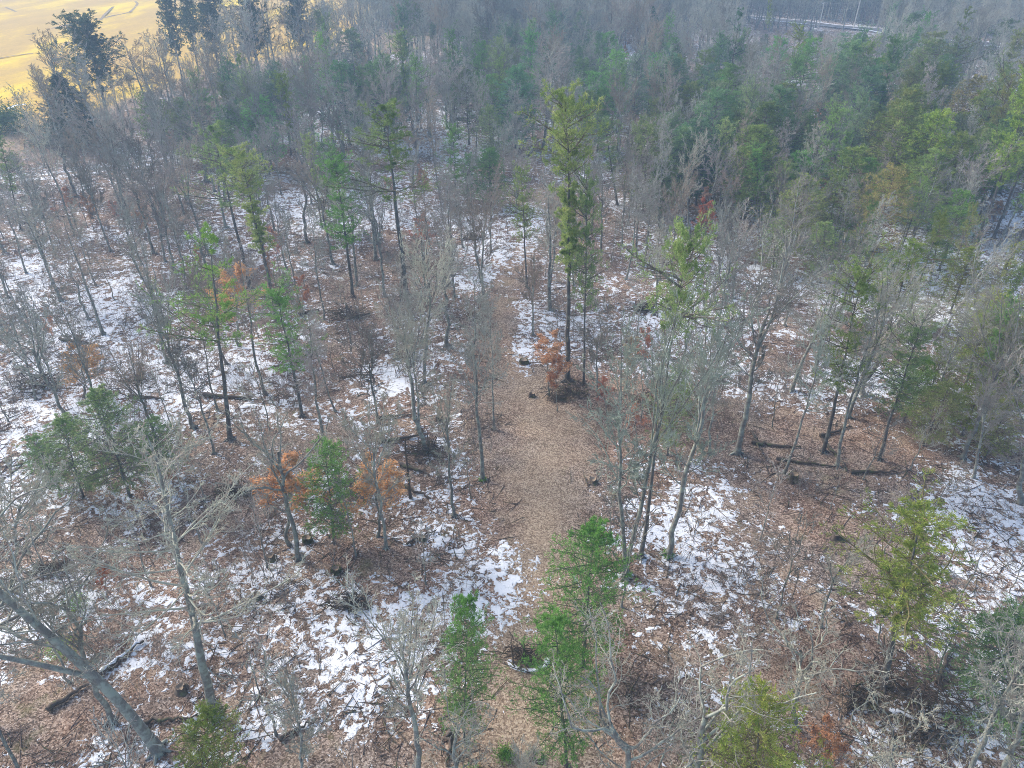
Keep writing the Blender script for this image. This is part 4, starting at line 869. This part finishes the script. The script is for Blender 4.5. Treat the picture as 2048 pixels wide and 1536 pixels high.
# ------------------------------------------------------------------ power line along the road
M_POLE = bark_mat('weathered pole wood', (.55, .52, .47), (.72, .68, .62), (.7, .67, .62), .2); M_WIRE = plain('grey wire', (.3, .3, .3), (.4, .4, .4)); M_GLASS = plain('porcelain', (.6, .6, .62), (.7, .7, .72), rough=.3)
poles = []
for i, (u, v, H, lab) in enumerate([(1638, 53, 9.6, 'wooden utility pole beside the road, left of the two'), (1706, 60, 12.2, 'taller wooden utility pole beside the road, right of the two')]):
    x, y = at(u, v); root = tag(empty('utility_pole', (x, y, hz(x, y))), lab, 'utility pole', 'poles of the power line'); g = Geo(); zz = np.linspace(0, H, 6); tubes(g, np.stack([zz*0+zz*.02*(1 if i else .6), zz*0, zz], 1)[None], np.linspace(.27, .2, 6)[None], 8); link('pole', g.mesh('pole', [M_POLE]), root)
    xo = H*.02*(1 if i else .6); g = Geo(); tubes(g, np.array([[[xo-1.2, -.8, H-.5], [xo, -.05, H-.5], [xo+1.2, .8, H-.5]]]), np.full((1, 3), .09), 4); link('crossarm', g.mesh('crossarm', [M_POLE]), root)
    for s in (-1.1, -.5, .5, 1.1): g = Geo(); tubes(g, np.array([[[xo+s, s*.66, H-.45], [xo+s, s*.66, H-.3], [xo+s, s*.66, H-.15]]]), np.array([[.05, .08, .04]]), 6); link('insulator', g.mesh('insulator', [M_GLASS]), root)
    poles.append((x, y, H+hz(x, y)))
def wire(p, q, sag, label):
    t = np.linspace(0, 1, 20)[:, None]; l = np.array(p)*(1-t)+np.array(q)*t; l[:, 2] -= sag*4*(t*(1-t))[:, 0]; g = Geo(); tubes(g, l[None], np.full((1, 20), .035), 3); tag(link('power_line', g.mesh('power_line', [M_WIRE])), label, 'wire', 'wires of the power line')
(p1, p2) = poles; dx, dy = p2[0]-p1[0], p2[1]-p1[1]
for s, w_ in ((-1.1, 'left'), (1.1, 'right')):
    wire((p1[0]+s, p1[1]+s*.66, p1[2]-.2), (p2[0]+s, p2[1]+s*.66, p2[2]-1.4), .8, f'{w_} grey power wire hung between the two poles'); wire((p2[0]+s, p2[1]+s*.66, p2[2]-.2), (p2[0]+dx*2.2+s, p2[1]+dy*2.2, 9), 1.5, f'{w_} grey power wire running right from the taller pole'); wire((p1[0]+s, p1[1]+s*.66, p1[2]-.2), (p1[0]-dx*2.2+s, p1[1]-dy*2.2, 9), 1.5, f'{w_} grey power wire running left from the shorter pole')

# ------------------------------------------------------------------ the air
HAZE = 0.0008
bm = Geo(); x0, x1, y0, y1, z0, z1 = -2700, 2700, -1000, 4700, -2.5, 60
v = [(x0,y0,z0),(x1,y0,z0),(x1,y1,z0),(x0,y1,z0),(x0,y0,z1),(x1,y0,z1),(x1,y1,z1),(x0,y1,z1)]
bm.add(v, [(0,3,2,1),(4,5,6,7),(0,1,5,4),(1,2,6,5),(2,3,7,6),(3,0,4,7)], 0, False)
hm = bpy.data.materials.new('pale blue haze'); nt = nodes(hm); pv = nt.nodes.new('ShaderNodeVolumePrincipled'); pv.inputs['Density'].default_value = HAZE; pv.inputs['Color'].default_value = (.42, .63, .90, 1); pv.inputs['Anisotropy'].default_value = .2
oo = nt.nodes.new('ShaderNodeOutputMaterial'); nt.links.new(pv.outputs[0], oo.inputs['Volume'])
tag(link('haze', bm.mesh('haze', [hm])), None, None, kind='stuff')
